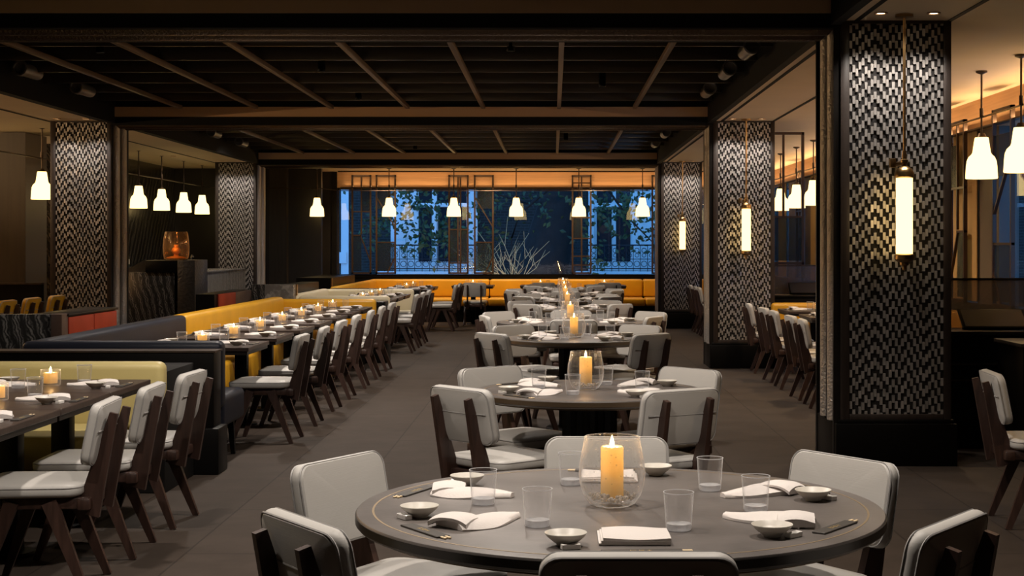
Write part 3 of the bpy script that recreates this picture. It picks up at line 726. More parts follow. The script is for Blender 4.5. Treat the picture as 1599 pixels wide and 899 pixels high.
for ti, (ty, nc, ch) in enumerate(tables):
    nm = ORD[ti]+' round table'
    pr, D = (BIG, DB) if nc == 6 else (SML, DS)
    pr.put((TX, ty, 0), 0, '%s dark round table with a candle vase, %s in the centre row' % ('large six-seat' if nc == 6 else 'small four-seat', ORD[ti]), 'round tables in the centre row')
    names = P6 if nc == 6 else P4
    for ci, (dx, dy) in enumerate(ch):
        face = math.degrees(math.atan2(-dy, -dx))
        chair((TX+dx, ty+dy), face, 'pale grey padded chair at the %s of the %s' % (names[ci], nm), 'chairs around the round tables')
        if nc == 6: ang = {0: 157, 1: 214, 2: 23, 3: -34, 4: -90, 5: 90}[ci]
        else: ang = {0: 222, 1: -42, 2: 138, 3: 42}[ci]
        setting(TX, ty, math.radians(ang), names[ci], nm, D, 1 if (nc == 6 and ci > 3) else 0)
    VA.put((TX-.02, ty, TZ), 0, 'clear bubbled glass candle vase on the '+nm, 'candle vases on the round tables')
    PC.put((TX-.02, ty, TZ+.016), 0, 'lit ivory pillar candle in the vase on the '+nm, 'pillar candles in the vases')
    z = TZ+.016+.155
    light('POINT', (TX-.02, ty, z+.010), .9, AMB, .012)
    light('POINT', (TX-.02, ty, z-.045), 6., (1, .76, .44), .006)
# ------------------------------------------------------------------ booths
def bk(m, x0, y0, x1, y1, top, z0=.40): m.box((x0, y0, z0), (x1, y1, top), .045, 4); return m
def st(m, x0, y0, x1, y1, z0=.26, z1=.475): m.box((x0, y0, z0), (x1, y1, z1), .04, 4); return m
t = thing('booth_bench', 'pale green vinyl booth bench at the near left', 'bench')
bk(MB(), -4.6, 8.78, -2.33, 8.92, .81).obj('backrest', M['green_vinyl'], t)
st(MB(), -4.6, 8.15, -2.54, 8.78, .20, .45).obj('seat', M['green_vinyl'], t)
bk(MB(), -3.75, 4.2, -3.62, 8.78, .81).obj('backrest', M['green_vinyl'], t)
st(MB(), -3.62, 4.2, -3.08, 8.15, .20, .45).obj('seat', M['green_vinyl'], t)
MB().box((-4.6, 8.25, 0), (-2.6, 8.86, .2)).box((-3.7, 4.2, 0), (-3.16, 8.25, .2)).obj('plinth', M['black'], t)
t = thing('booth_divider', 'black lacquer divider wall between green booth and navy booth', 'divider')
MB().box((-4.6, 9.72, .30), (-2.24, 9.93, .80), .006).obj('panel', M['black'], t)
MB().box((-4.6, 9.68, 0), (-2.20, 9.95, .305), .008).obj('plinth', M['black'], t)
MB().box((-4.6, 8.95, 0), (-2.36, 9.67, .74), .006).obj('back_block', M['matte_black'], t)
MB().box((-4.6, 9.715, .80), (-2.23, 9.935, .812)).obj('top_trim', M['bronze'], t)
t = thing('booth_bench', 'long navy and mustard leather booth bench behind the votive tables', 'bench')
bk(MB(), -3.60, 9.95, -2.24, 10.10, .86).obj('backrest', M['blue'], t)['label'] = 'navy end backrest'
st(MB(), -3.55, 10.10, -2.26, 10.80, .25).obj('seat', M['blue'], t)['label'] = 'navy end seat'
bk(MB(), -3.60, 10.10, -3.43, 13.8, .86).obj('backrest', M['blue'], t)['label'] = 'navy side backrest'
st(MB(), -3.43, 10.80, -2.90, 13.05, .25).obj('seat', M['blue'], t)['label'] = 'navy side seat'
bk(MB(), -3.60, 13.8, -3.43, 18.78, .86).obj('backrest', M['yellow'], t)['label'] = 'mustard side backrest'
st(MB(), -3.43, 13.05, -2.90, 18.2, .22).obj('seat', M['yellow'], t)['label'] = 'mustard side seat'
bk(MB(), -3.60, 18.78, -2.27, 18.94, .83).obj('backrest', M['yellow'], t)['label'] = 'mustard end backrest'
st(MB(), -3.43, 18.2, -2.30, 18.78, .22).obj('seat', M['yellow'], t)['label'] = 'mustard end seat'
MB().box((-3.55, 10.1, 0), (-3.0, 18.8, .24)).box((-3.0, 18.3, 0), (-2.4, 18.8, .22)).obj('plinth', M['black'], t)
for y in (10.2, 10.68): MB().bar((-2.34, y, .26), (-2.32, y, 0), .045, .045, .03, .03).obj('leg', M['black'], t)
t = thing('booth_divider', 'black divider wall between mustard booth and cream booth', 'divider')
MB().box((-3.35, 18.97, .3), (-2.17, 19.36, .79), .006).obj('panel', M['black'], t)
MB().box((-3.35, 18.96, 0), (-2.14, 19.38, .3), .008).obj('plinth', M['black'], t)
t = thing('booth_bench', 'pale cream vinyl booth bench in the middle distance', 'bench')
bk(MB(), -3.36, 19.40, -2.16, 19.54, .85).obj('backrest', M['cream_vinyl'], t)
st(MB(), -3.36, 19.54, -2.25, 20.1).obj('seat', M['cream_vinyl'], t)
bk(MB(), -3.78, 19.7, -3.64, 23.9, .82).obj('backrest', M['cream_vinyl'], t)
st(MB(), -3.64, 20.1, -3.0, 23.35).obj('seat', M['cream_vinyl'], t)
bk(MB(), -3.78, 23.9, -2.27, 24.05, .81).obj('backrest', M['cream_vinyl'], t)
st(MB(), -3.64, 23.35, -2.27, 23.9, .10).obj('seat', M['cream_vinyl'], t)
MB().box((-3.7, 19.7, 0), (-3.1, 23.9, .27)).obj('plinth', M['black'], t)
t = thing('booth_divider', 'black divider wall beyond the cream booth', 'divider')
MB().box((-3.7, 24.1, .3), (-2.20, 24.5, .79), .006).obj('panel', M['black'], t)
MB().box((-3.7, 24.08, 0), (-2.17, 24.52, .3), .008).obj('plinth', M['black'], t)
t = thing('booth_bench', 'long mustard leather bench running under the window', 'bench')
bk(MB(), -3.72, 24.55, -2.25, 24.70, .805).obj('backrest', M['brown_leather'], t)['label'] = 'brown end backrest'
bk(MB(), -3.75, 24.7, -3.6, 30.0, .83).obj('backrest', M['yellow'], t)
st(MB(), -3.6, 24.72, -3.05, 29.2).obj('seat', M['yellow'], t)
for a, b in ((-3.75, -1.305), (-1.295, 1.825), (1.835, 4.35)):
    bk(MB(), a, 30.0, b, 30.40, .835, .47).obj('backrest', M['yellow'], t)
    st(MB(), a, 29.2, b, 30.0, .32).obj('seat', M['yellow'], t)
MB().box((-3.7, 29.3, 0), (4.3, 30.35, .32)).box((-3.7, 24.75, 0), (-3.15, 29.3, .26)).obj('plinth', M['black'], t)
t = thing('booth_bench', 'mustard leather booth bench in the right aisle beyond the nearest column', 'bench')
bk(MB(), 2.68, 18.05, 4.35, 18.20, .81).obj('backrest', M['yellow'], t)
st(MB(), 2.75, 17.95-.02, 3.9, 18.05, .2).obj('seat', M['yellow'], t)
bk(MB(), 4.2, 12.6, 4.35, 18.05, .82).obj('backrest', M['yellow'], t)
st(MB(), 3.62, 12.6, 4.2, 17.9).obj('seat', M['yellow'], t)
MB().box((3.7, 12.6, 0), (4.3, 18.1, .26)).obj('plinth', M['black'], t)
# ------------------------------------------------------------------ rectangular tables
def rect_proto(L, W, br):
    t = thing('booth_table', '', 'table')
    MB().box((-W/2, -L/2, .722), (W/2, L/2, .7515), .003, 1).obj('table_top', M['table_wood'], t)
    MB().box((-W/2+.012, -L/2+.012, .695), (W/2-.012, L/2-.012, .722)).obj('apron', M['table_edge'], t)
    MB().box((.01, -.045, .02), (.11, .045, .70), .004).obj('pedestal', M['black'], t)
    MB().lathe([(0, 0), (br, 0), (br, .012), (br-.01, .02), (0, .024)], 28, (.06, 0, 0)).obj('base', M['black'], t)
    return t
R75 = Proto(rect_proto(.752, .86, .12)); R80 = Proto(rect_proto(.80, .86, .13))
def votive(x, y, where, p=.30):
    VO.put((x, y, TZ), 0, 'glass votive holder on the '+where, 'votive holders on the booth tables')
    VC.put((x, y, TZ+.013), 0, 'lit votive candle in the glass on the '+where, 'votive candles on the booth tables')
    light('POINT', (x, y, TZ+.088), p, AMB, .008)
    light('POINT', (x, y, TZ+.046), p*8.0, (1, .84, .56), .005)
DR = (.235, .285, .345, .385, .13)
def booth_table(pr, x, y, where, label, group, sides=(('chair side', 0), ('bench side', 180)), v=True, rz=0):
    pr.put((x, y, 0), rz, label, group)
    for s, a in sides: setting(x, y, math.radians(a), s, where, DR, 0, .8)
    if v: votive(x-.01, y+.01, where)
for i, y in enumerate((7.93, 7.17, 6.41, 5.65)):
    w = ['farthest', 'third', 'second', 'nearest'][i]+' green-booth table'
    booth_table(R75, -2.70, y, w, 'dark timber table at the pale green booth, %s of the joined row' % ['farthest', 'third', 'second', 'nearest'][i], 'green booth tables')
tag(MB().lathe([(0, 0), (.03, 0), (.052, .02), (.058, .045), (.05, .07), (.032, .082), (.03, .088), (.0, .088)], 24).obj('ceramic_pot', M['porcelain']), 'small round pale ceramic pot on the third green-booth table', 'pot').location = (-2.86, 7.43, TZ)
for i in range(7):
    y = 11.32+1.115*i; w = ORD[i]+' mustard-booth table'
    booth_table(R80, -2.69, y, w, 'dark timber table at the mustard booth, %s from the front' % ORD[i], 'mustard booth tables')
for i in range(3):
    w = ORD[i]+' cream-booth table'
    booth_table(R80, -2.69, 20.85+1.05*i, w, 'dark timber table at the cream booth, %s from the front' % ORD[i], 'cream booth tables')
for i in range(2):
    w = ORD[i]+' window-corner table'
    booth_table(R80, -2.60, 26.2+1.2*i, w, 'dark timber table in the window corner booth, %s from the front' % ORD[i], 'window corner tables')
for i, y in enumerate((14.25, 15.93, 17.45)):
    w = ORD[i]+' right-aisle table'
    booth_table(R80, 3.15, y, w, 'dark timber table in the right aisle booth, %s from the front' % ORD[i], 'right aisle tables', (('chair side', 180), ('bench side', 0)), rz=PI)
for i, y in enumerate((24.7, 26.0)):
    w = ORD[i]+' far-right table'
    booth_table(R80, 3.15, y, w, 'dark timber table in the far right aisle, %s from the front' % ORD[i], 'far right aisle tables', (('chair side', 180),), rz=PI)
for i, x in enumerate((-1.55, -.24, 1.0)):
    w = ('leftmost', 'middle', 'rightmost')[i]+' window-bench table'
    booth_table(R80, x, 28.6, w, 'dark timber table before the window bench, %s of three' % ('leftmost', 'middle', 'rightmost')[i], 'window bench tables', (('near side', -90), ('bench side', 90)), rz=-PI/2)
# chairs along the booths
for i, (x, y) in enumerate(((-1.97, 6.55), (-1.965, 7.27), (-1.95, 8.02))):
    chair((x, y), 180 + (4, 2, -3)[i], 'pale grey padded chair at the green booth, %s from the front' % ORD[i], 'chairs along the green booth')
for i in range(7):
    chair((-1.93+random.uniform(-.015, .015), 11.42+1.08*i), 180+random.uniform(-3, 3), 'pale grey padded chair along the mustard booth, %s from the front' % ORD[i], 'chairs along the mustard booth')
for i in range(3):
    chair((-1.93, 20.95+1.05*i), 180, 'pale grey padded chair along the cream booth, %s from the front' % ORD[i], 'chairs along the cream booth')
for i, y in enumerate((26.2, 27.35)):
    chair((-1.72, y), 180, 'pale grey padded chair at the window corner booth, %s from the front' % ORD[i], 'chairs at the window corner booth')
for i, y in enumerate((13.85, 14.55, 15.65, 16.42, 17.62)):
    chair((2.33, y), (-2, 3, 0, 4, -2)[i], 'pale grey padded chair in the right aisle, %s from the front' % ORD[i], 'chairs in the right aisle')
for i, y in enumerate((24.55, 25.2, 26.1)):
    chair((2.42, y), 0, 'pale grey padded chair in the far right aisle, %s from the front' % ORD[i], 'chairs in the far right aisle')
chair((2.37, 8.02), -4, 'pale grey padded chair alone before the right service station', 'chair by the service station')
for i, x in enumerate((-1.55, -.24, 1.0)):
    chair((x+.06, 27.75), 90, 'pale grey padded chair before the %s window-bench table' % ('leftmost', 'middle', 'rightmost')[i], 'chairs before the window bench')
# mustard chairs and their table
for i, y in enumerate((16.0, 16.77, 17.6)):
    chair((-5.95, y), 180, 'mustard upholstered chair at the bar-side table, %s from the front' % ORD[i], 'mustard chairs by the bar', YC, 1.12)
t = thing('bar_side_table', 'long dark table before the mustard chairs', 'table')
MB().box((-7.2, 15.4, .745), (-6.32, 17.78, .775), .004).obj('table_top', M['table_wood'], t)
for y in (15.8, 17.3): MB().box((-6.8, y-.05, 0), (-6.7, y+.05, .745)).obj('pedestal', M['black'], t)
for i, y in enumerate((16.0, 16.8, 17.5)):
    NA[1].put((-6.55, y, .776), .2*i, 'folded white napkin before the %s mustard chair' % ORD[i], GR['n'])
    DI.put((-6.5, y-.22, .776), 0, 'small cream sauce dish before the %s mustard chair' % ORD[i], GR['d'])
# ------------------------------------------------------------------ low walls, bar and back
t = thing('low_wall', 'low wall with black veined marble end and red leather side', 'partition')
MB().box((-6.2, 11.85, 0), (-4.0, 11.97, .955), .004).obj('marble_slab', M['marble'], t)
MB().box((-4.22, 11.97, 0), (-3.965, 13.32, .935)).obj('core', M['black'], t)
for a, b in ((11.99, 12.64), (12.66, 13.30)): MB().box((-3.965, a, .30), (-3.94, b, .925), .008).obj('red_panel', M['red'], t)
MB().box((-4.24, 11.97, .935), (-3.935, 13.33, .955), .004).obj('cap', M['black_wood'], t)
MB().box((-4.04, 11.84, 0), (-3.95, 11.99, .957), .004).obj('copper_edge', M['brown_leather'], t)
t = thing('low_wall', 'low wall of red and brown leather panels with marble end, behind the mustard booth', 'partition')
MB().box((-4.2, 17.3, 0), (-3.98, 19.3, .94)).obj('core', M['black'], t)
MB().box((-3.98, 17.45, .3), (-3.955, 18.35, .935), .008).obj('red_panel', M['red'], t)
MB().box((-3.98, 18.37, .3), (-3.955, 19.3, .935), .008).obj('brown_panel', M['brown_leather'], t)
MB().box((-3.98, 19.38, 0), (-3.80, 19.60, 1.0)).obj('marble_block', M['marble'], t)
MB().box((-3.80, 19.40, 0), (-3.42, 19.60, 1.0)).xf(Matrix.Translation((0, .0, 0))).obj('marble_slab', M['marble_grey'], t)
MB().box((-3.42, 19.55, .85), (-3.40, 19.62, 1.0)).obj('copper_edge', M['brass'], t)
t = thing('low_wall', 'low black wall with copper edge beside the cream booth', 'partition')
MB().box((-4.1, 20.9, 0), (-3.82, 24.0, .93)).obj('core', M['black'], t)
MB().box((-3.82, 20.88, .3), (-3.80, 20.92, .93)).obj('copper_edge', M['brass'], t)
t = thing('low_wall', 'low black wall with copper edge beside the window corner booth', 'partition')
MB().box((-4.4, 25.2, 0), (-3.80, 28.2, .965)).obj('core', M['black'], t)
MB().box((-3.80, 25.18, .3), (-3.775, 25.22, .965)).obj('copper_edge', M['brass'], t)
t = thing('glass_partition', 'low black partition behind the mustard chairs', 'partition')
MB().box((-8.4, 18.3, 0), (-6.35, 18.36, 1.03)).obj('panel', M['black'], t)
MB().box((-8.4, 18.28, 1.03), (-6.35, 18.38, 1.05)).obj('cap', M['bronze'], t)
t = thing('bar_cabinet', 'tall dark back-bar cabinet with bronze side and shelves', 'cabinet')
MB().box((-7.52, 19.87, 0), (-7.12, 20.7, H-.01)).obj('side_pillar', M['olive_panel'], t)
MB().box((-7.54, 19.855, 0), (-7.115, 19.87, H-.01)).obj('front_panel', M['dark_timber'], t)
MB().box((-9.6, 20.0, 2.5), (-7.54, 20.7, H-.01)).obj('upper_panel', M['dark_timber'], t)
MB().box((-9.6, 20.62, 0), (-7.54, 20.7, 2.5)).obj('back_panel', M['hammered'], t)
for z in (1.46, 1.85): MB().box((-9.6, 20.1, z), (-7.54, 20.62, z+.02)).obj('shelf', M['black_wood'], t)
MB().box((-9.6, 19.9, 0), (-7.54, 20.62, 1.05)).obj('counter', M['black'], t)
for i in range(5):
    o = MB().lathe([(0, 0), (.034, .001), (.006, .006), (.005, .09), (.02, .105), (.038, .14), (.040, .17), (.034, .21), (.033, .21), (.038, .17), (.036, .14), (.018, .108), (0, .1)], 18).obj('wine_glass', M['tumbler'])
    tag(o, 'stemmed wine glass on the back-bar shelf, %s from the pillar' % ORD[i] if i else 'stemmed wine glass on the back-bar shelf beside the pillar', 'glass', 'wine glasses on the back-bar shelf'); o.location = (-7.62-.095*i, 20.3, 1.4805)
struct("wall_bar", MB().box((-7.8, 22.2, 0), (-7.5, 29.3, H)), M["marble_dim"])
struct('wall_bar_end', MB().box((-7.5, 29.2, 0), (-4.6, 29.35, H)), M['wall_dark'])
struct('wall_panel', MB().box((-5.6, 29.0, 0), (-5.25, 29.2, H)), M['dark_timber'])
t = thing('bar_counter', 'black marble bar counter block with raised black slab', 'counter')
MB().box((-6.0, 20.3, 0), (-5.22, 21.0, 1.145), .003).obj('marble_front', M['marble'], t)
MB().box((-5.62, 20.28, 1.145), (-5.17, 21.0, 1.31), .004).obj('slab', M['black'], t)
p = MB().box((-5.17, 20.26, 0), (-4.93, 21.0, 1.315), .004)
p.obj('textured_post', pmat('chiselled_black', (.03, .026, .022), .35, bump=1., bscale=26), t)
MB().prism([(-6.0, 1.145), (-5.62, 1.145), (-5.62, 1.31), (-5.70, 1.31)], 1, 20.5, 21.0).obj('steel_well', M['chrome'], t)
t = thing('amber_vase', 'rounded amber glass vase on the raised bar slab', 'vase', (-5.28, 20.62, 1.315))
MB().lathe([(0, 0), (.13, 0), (.165, .02), (.178, .08), (.182, .18), (.175, .28), (.160, .37), (.150, .395), (.147, .395), (.157, .37), (.171, .28), (.178, .18), (.174, .08), (.16, .024), (.13, .008), (0, .008)], 36).obj('glass_bowl', M['amber_glass'], t)
t = thing('gourd_candle', 'orange gourd-shaped candle inside the amber vase', 'candle', (-5.28, 20.62, 1.325))
MB().lathe([(0, 0), (.13, 0), (.14, .015), (.12, .03), (.035, .045), (.03, .07), (.055, .095), (.062, .125), (.05, .155), (.028, .17), (.035, .19), (.03, .205), (0, .205)], 28).obj('wax', pmat('orange_wax', (.6, .22, .03), .5), t)
light('POINT', (-5.28, 20.50, 1.50), .6, AMB, .02)
t = thing('bar_counter', 'grey veined marble bar counter behind the amber vase', 'counter')
MB().box((-6.3, 22.4, 0), (-5.6, 26.8, 1.08)).obj('body', M['marble_grey'], t)
MB().box((-6.35, 22.4, 1.08), (-5.58, 26.8, 1.105), .003).obj('top', M['marble_grey'], t)
MB().tube([(-5.9, 24.0, 1.105), (-5.9, 24.0, 1.32), (-5.9, 24.06, 1.36), (-5.9, 24.14, 1.34)], .012, 8).obj('tap', M['chrome'], t)
t = thing('bottle_shelf', 'dark shelf unit of bottles behind the marble bar', 'shelf')
MB().box((-7.48, 23.2, 0), (-6.75, 24.3, 1.17)).obj('unit', M['black'], t)
k = 0
for i in range(4):
    for jx in range(3):
        h = .22+.06*random.random(); r = .034+.006*random.random()
        o = thing('bottle', 'spirit bottle on the dark bar shelf by the hammered frame', 'bottle', (-7.28+.16*jx+random.uniform(-.02, .02), 23.3+.26*i, 1.17), 0, 'bottles on the bar shelf')
        MB().lathe([(0, 0), (r, 0), (r, h*.62), (r*.8, h*.70), (.013, h*.80), (.012, h), (.015, h), (.015, h+.03), (0, h+.03)], 16).obj('glass', BOT[(i+jx) % 4], o)
        MB().lathe([(r+.0006, h*.18), (r+.0012, h*.18), (r+.0012, h*.5), (r+.0006, h*.5)], 16).obj('label', M['label_paper'], o)
# ------------------------------------------------------------------ right service stations
def station(y, label1, lab2):
    t = thing('service_station', label1, 'cabinet')
    MB().box((2.80, y, 0), (4.40, y+.45, .84), .004).obj('body', M['black'], t)
    MB().box((2.78, y-.02, .84), (4.42, y+.5, .872), .004).obj('counter_top', M['black_wood'], t)
    for z in (.62, .50): MB().box((2.95, y-.012, z), (3.45, y, z+.014)).obj('shelf_edge', M['bronze'], t)
    MB().box((2.80, y+.44, .87), (4.40, y+.455, 1.24)).obj('glass_screen', M['reeded'], t)
    MB().box((2.78, y+.435, 1.24), (4.42, y+.46, 1.258)).obj('glass_rail', M['bronze'], t)
    s = thing('monitor', lab2, 'monitor', (3.32, y+.18, .873))
    R = Matrix.Rotation(math.radians(-52), 4, 'X')
    MB().box((-.25, -.012, 0), (.25, .012, .22), .006).xf(Matrix.Translation((0, -.1, .012)) @ R).obj('casing', M['black'], s)
    MB().box((-.23, -.0135, .015), (.23, -.0115, .205)).xf(Matrix.Translation((0, -.1, .012)) @ R).obj('screen', M['screen'], s)
    MB().box((-.2, -.02, 0), (.2, .12, .012), .003).obj('stand', M['black'], s)
station(10.95, 'black service station right of the nearest column', 'tilted dark monitor on the near service station')
station(19.05, 'black service station right of the second column', 'tilted dark monitor on the far service station')
t = thing('side_cabinet', 'low black cabinet at the right picture edge', 'cabinet')
MB().box((3.27, 10.25, 0), (4.0, 10.85, .80), .004).obj('body', M['black'], t)
MB().box((3.25, 10.23, .80), (4.02, 10.87, .825), .003).obj('top', M['dark_timber'], t)
# ------------------------------------------------------------------ lattice screens
def lattice(loc, rz, label, w, z0, z1, bars, panels, double=False):
    """bars: list of ((u0,v0),(u1,v1)) in 0..1; panels: (u0,v0,u1,v1)"""
    t = thing('lattice_screen', label, 'screen', loc, rz, 'metal lattice screens at the windows')
    m = MB(); hgt = z1-z0; b = .035
    m.box((0, -.02, z0), (b, .02, z1)).box((w-b, -.02, z0), (w, .02, z1)).box((0, -.02, z1-b), (w, .02, z1)).box((0, -.02, z0), (w, .02, z0+b))
    for (u0, v0), (u1, v1) in bars: m.bar((u0*w, 0, z0+v0*hgt), (u1*w, 0, z0+v1*hgt), .03, .024)
    m.obj('frame', M['lattice'], t)
    for (u0, v0, u1, v1) in panels: MB().box((u0*w, -.003, z0+v0*hgt), (u1*w, .003, z0+v1*hgt)).obj('panel', M['smoked'], t)
    return t
L1 = ([((.5, 1), (.5, .40)), ((0, .63), (1, .63)), ((0, .39), (.5, .39)), ((.45, .39), (.97, .12))], [(.5, .63, .97, .87), (.03, .03, .5, .39)])
L2 = ([((0, .32), (1, .32)), ((.03, .78), (.97, .47)), ((.97, .18), (.55, .0))], [(.1, .66, .97, .87), (.03, .03, .97, .32)])
L3 = ([((.48, 1), (.48, 0)), ((.60, 1), (.60, 0)), ((0, .45), (1, .45)), ((0, .11), (1, .11))], [(.03, .11, .48, .45), (.6, .11, .97, .45)])
L5 = ([((.5, 1), (.5, 0)), ((0, .92), (1, .92)), ((0, .85), (1, .85)), ((0, .57), (1, .57)), ((0, .36), (1, .36)), ((0, .18), (1, .18)), ((0, .09), (1, .09))], [(.03, .36, .5, .57)])
ZL = 29.95+.49
for x, w, L, lab in ((-4.17, .41, L1, 'metal lattice screen nearest the dark panel wall'), (-3.67, .42, L2, 'metal lattice screen with a diagonal, second from the dark wall'), (-2.17, .42, L3, 'metal lattice screen with double centre bar'), (-1.64, .41, L2, 'metal lattice screen with a diagonal beside the bare branches'), (.38, .41, L5, 'laddered metal lattice screen before the tree trunk side'), (2.03, .42, L3, 'metal lattice screen behind the farthest column')):
    lattice((x, ZL, 0), 0, lab, w, .935, 2.98, *L)
lattice((4.40, 14.1, 0), PI/2, 'tall lattice screen at the blue side window, right edge', .62, .9, 2.86, *L2)
lattice((4.40, 15.72, 0), PI/2, 'tall lattice screen over the ochre curtain right of the nearest column', .62, .9, 2.86, *L1)
lattice((4.40, 26.0, 0), PI/2, 'tall lattice screen at the far end of the right aisle', .62, .9, 2.86, *L1)
t = lattice((2.78, 19.56, 0), 0, 'dark lattice screen standing over the far service station', .55, 1.262, 3.02, [((.5, .98), (.5, .36)), ((0, .36), (1, .36))], [(.03, .03, .97, .36)])
for y, lab in ((15.55, 'ochre curtain panel right of the nearest column'), (24.65, 'ochre curtain panel in the far right aisle'), (28.3, 'ochre curtain panel at the end of the right aisle')):
    m = MB(); n = 24; pts = []
    for i in range(n+1): pts.append((4.47+.018*math.sin(i*1.6), y+.9*i/n))
    m.prism(pts+[(p[0]+.006, p[1]) for p in reversed(pts)], 2, .92, 2.72)
    tag(m.obj('curtain', M['curtain']), lab, 'curtain', 'ochre curtain panels')
# ------------------------------------------------------------------ outside the window
YB = 40.
t = thing('brick_building', 'dusk-blue brick house across the street with white tall windows', 'building')
MB().box((-14, YB, -4), (12, YB+.4, 11)).obj('wall', M['facade_brick'], t)
def house_window(x0, x1, panes, pil, z0=1.0, z1=3.4):
    f = MB().box((x0, YB-.06, z0-.15), (x1, YB, z1+.2))
    for a, b in pil: f.box((a, YB-.16, z0-.15), (b, YB-.05, z1+.3), .01)
    f.box((x0, YB-.14, 2.58), (x1, YB-.05, 2.68))
    w = f.obj('window', M['white_paint'], t)
    for a, b, c, d in panes: MB().box((a, YB-.09, c), (b, YB-.055, d)).obj('pane', M['dark_pane'], w)
house_window(.95, 2.85, [(1.18, 1.58, 1.1, 2.56), (1.70, 2.09, 1.1, 2.56), (1.18, 1.58, 2.68, 3.1), (1.70, 2.09, 2.68, 3.1)], [(.95, 1.10), (2.28, 2.42), (2.66, 2.85)])
house_window(-4.4, -2.05, [(-3.65, -3.3, 1.1, 2.56), (-3.12, -2.35, 1.1, 2.56), (-3.65, -2.35, 2.68, 3.2)], [(-4.4, -4.0), (-3.28, -3.15), (-2.24, -2.05)])
MB().box((-5.75, YB-.1, -1), (-5.55, YB, 6)).box((-5.95, YB-.14, 1.05), (-5.6, YB, 1.35)).obj('pilaster', M['white_paint'], t)
for x0, x1 in ((.6, 2.9), (-4.7, -1.9)):
    MB().box((x0, YB-.75, .68), (x1, YB-.05, .84)).obj('balcony', M['white_paint'], t)
    m = MB(); m.box((x0, YB-.72, 1.52), (x1, YB-.68, 1.56)).box((x0, YB-.72, .90), (x1, YB-.68, .93)).box((x0, YB-.715, 1.16), (x1, YB-.685, 1.18))
    n = int((x1-x0)/.19)
    for i in range(n+1):
        x = x0+(x1-x0)*i/n
        m.tube([(x, YB-.7, .84), (x, YB-.7, 1.54)], .010, 5)
        if i < n:
            xc = x+(x1-x0)/n/2
            for zc, r in ((1.40, .062), (1.27, .05), (1.04, .075)): m.tube([(xc+r*math.cos(a*PI/6), YB-.7, zc+r*math.sin(a*PI/6)) for a in range(13)], .009, 4)
    m.obj('iron_railing', M['iron'], t)
t = thing('brick_building', 'dark dusk brick wall beyond the side aisle windows', 'building')
MB().box((12.2, 6, -4), (12.6, 44, 9)).obj('wall', brick_mat('side_dusk_brick', (.05, .045, .042), (.035, .03, .03), (.09, .085, .08), 1., .22, .075, .009, .8, 'YZ', .3), t)
for y in (10, 15, 20, 25): MB().box((12.15, y, .4), (12.2, y+1.2, 3)).obj('window', M['dark_pane'], t)
def leaves(m, c, r, n, rnd):
    for k in range(n):
        d = Vector((rnd.gauss(0, 1), rnd.gauss(0, .6), rnd.gauss(0, 1))); p = Vector(c)+d*r*.5; s = .05+.05*rnd.random()
        R = Matrix.Rotation(rnd.random()*6.3, 3, 'Y') @ Matrix.Rotation(rnd.uniform(-.9, .9), 3, 'X') @ Matrix.Rotation(rnd.uniform(-.9, .9), 3, 'Z')
        q = [R @ Vector(v)*s + p for v in ((0, 0, -1), (.55, .12, -.1), (0, .0, 1), (-.55, .12, -.1), (0, -.02, 0))]
        vs = [m.bm.verts.new(v) for v in q]
        m.bm.faces.new((vs[0], vs[1], vs[4])); m.bm.faces.new((vs[1], vs[2], vs[4])); m.bm.faces.new((vs[2], vs[3], vs[4])); m.bm.faces.new((vs[3], vs[0], vs[4]))
YT = 36.
rnd = random.Random(11)
t = thing('street_tree', 'big dark leaning tree trunk outside the window', 'tree')
MB().tube([(-.75, YT, -4), (-.5, YT, -.5), (-.28, YT, .9), (-.02, YT, 1.9), (.22, YT+.1, 2.9), (.5, YT+.2, 4.5), (.9, YT+.3, 7)], .80, 16, .30).obj('trunk', M['bark'], t)
m = MB()
for p in ([(.2, YT, 2.6), (-.6, YT-.3, 2.55), (-1.3, YT-.4, 2.75), (-2.0, YT-.4, 3.1)], [(.4, YT, 3.4), (1.3, YT-.5, 2.9), (1.8, YT-.5, 2.2), (2.4, YT-.5, 1.6)], [(-.1, YT-.5, 2.9), (-.8, YT-.6, 2.3), (-1.0, YT-.6, 1.7), (-1.02, YT-.6, 1.0)], [(.5, YT, 4.), (-1.5, YT-.4, 3.6), (-3.0, YT-.4, 3.0), (-3.6, YT-.4, 2.2)]):
    m.tube(p, .045, 6, .015)
m.obj('branch', M['bark'], t)
m = MB()
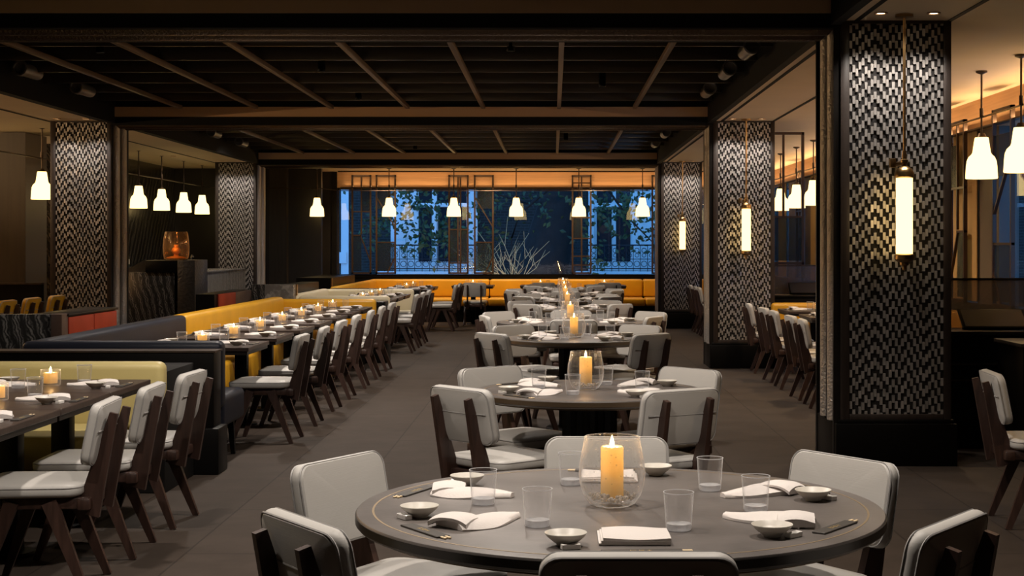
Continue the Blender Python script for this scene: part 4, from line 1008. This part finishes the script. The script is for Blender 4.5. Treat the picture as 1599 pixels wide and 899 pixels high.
for c, r, n in (((-3.3, YT-.4, 2.5), .9, 170), ((-3.0, YT-.4, 1.7), .6, 60), ((-4.3, YT-.4, 1.9), .5, 40), ((-2.3, YT-.4, 1.9), .5, 40), ((1.3, YT-.5, 2.3), .8, 110), ((1.9, YT-.5, 2.6), .6, 60), ((2.3, YT-.5, 1.9), .5, 40), ((-1.4, YT-.4, 2.7), .7, 50), ((-.2, YT-.9, 2.6), .5, 20), ((-1.5, YT-.4, 1.7), .4, 16), ((1.1, YT-.6, 1.2), .4, 24)):
    leaves(m, c, r*1.15, int(n*1.7), rnd)
m.obj('foliage', M['leaf'], t, smooth=False)
t = thing('bare_shrub', 'bare pale-twigged shrub before the leaning trunk', 'shrub')
m = MB(); b0 = Vector((-.95, 34.6, .55))
m.tube([(-1.0, 34.6, -4), (-.97, 34.6, -1), b0], .09, 8, .05)
m.obj('stem', M['bark'], t)
m = MB()
for k in range(34):
    a = rnd.uniform(-1.5, 1.35); L = rnd.uniform(.5, 1.5); d = Vector((math.sin(a)-.25, rnd.uniform(-.3, .3), abs(math.cos(a))*.9+.12))
    p1 = b0+d*L*.35+Vector((rnd.uniform(-.06, .06), 0, .02)); p2 = b0+d*L*.7+Vector((rnd.uniform(-.25, .25), 0, rnd.uniform(-.1, .1))); p3 = b0+d*L+Vector((rnd.uniform(-.2, .2), 0, .22))
    m.tube([b0, p1, p2, p3], .011, 5, .004)
    m.tube([p2, p2+Vector((rnd.uniform(-.3, .3), 0, .28))], .006, 4, .003)
m.obj('twig', M['twig'], t)
struct('ground', MB().box((-20, 31.2, -4.2), (20, 60, -4)), M['ground'])
light('POINT', (-1.6, 33.0, -.1), 150, (1, .62, .24), .15, name='street_lamp_light')
# ------------------------------------------------------------------ render look
vs = SC.view_settings
SC.display_settings.display_device = 'sRGB'
vs.view_transform = 'Standard'; vs.look = 'None'; vs.exposure = 0; vs.gamma = 1; vs.use_curve_mapping = False
SC.cycles.max_bounces = 8; SC.cycles.transparent_max_bounces = 24; SC.cycles.glossy_bounces = 4; SC.cycles.transmission_bounces = 6
SC.cycles.caustics_reflective = False; SC.cycles.caustics_refractive = False
SC.cycles.sample_clamp_indirect = 4
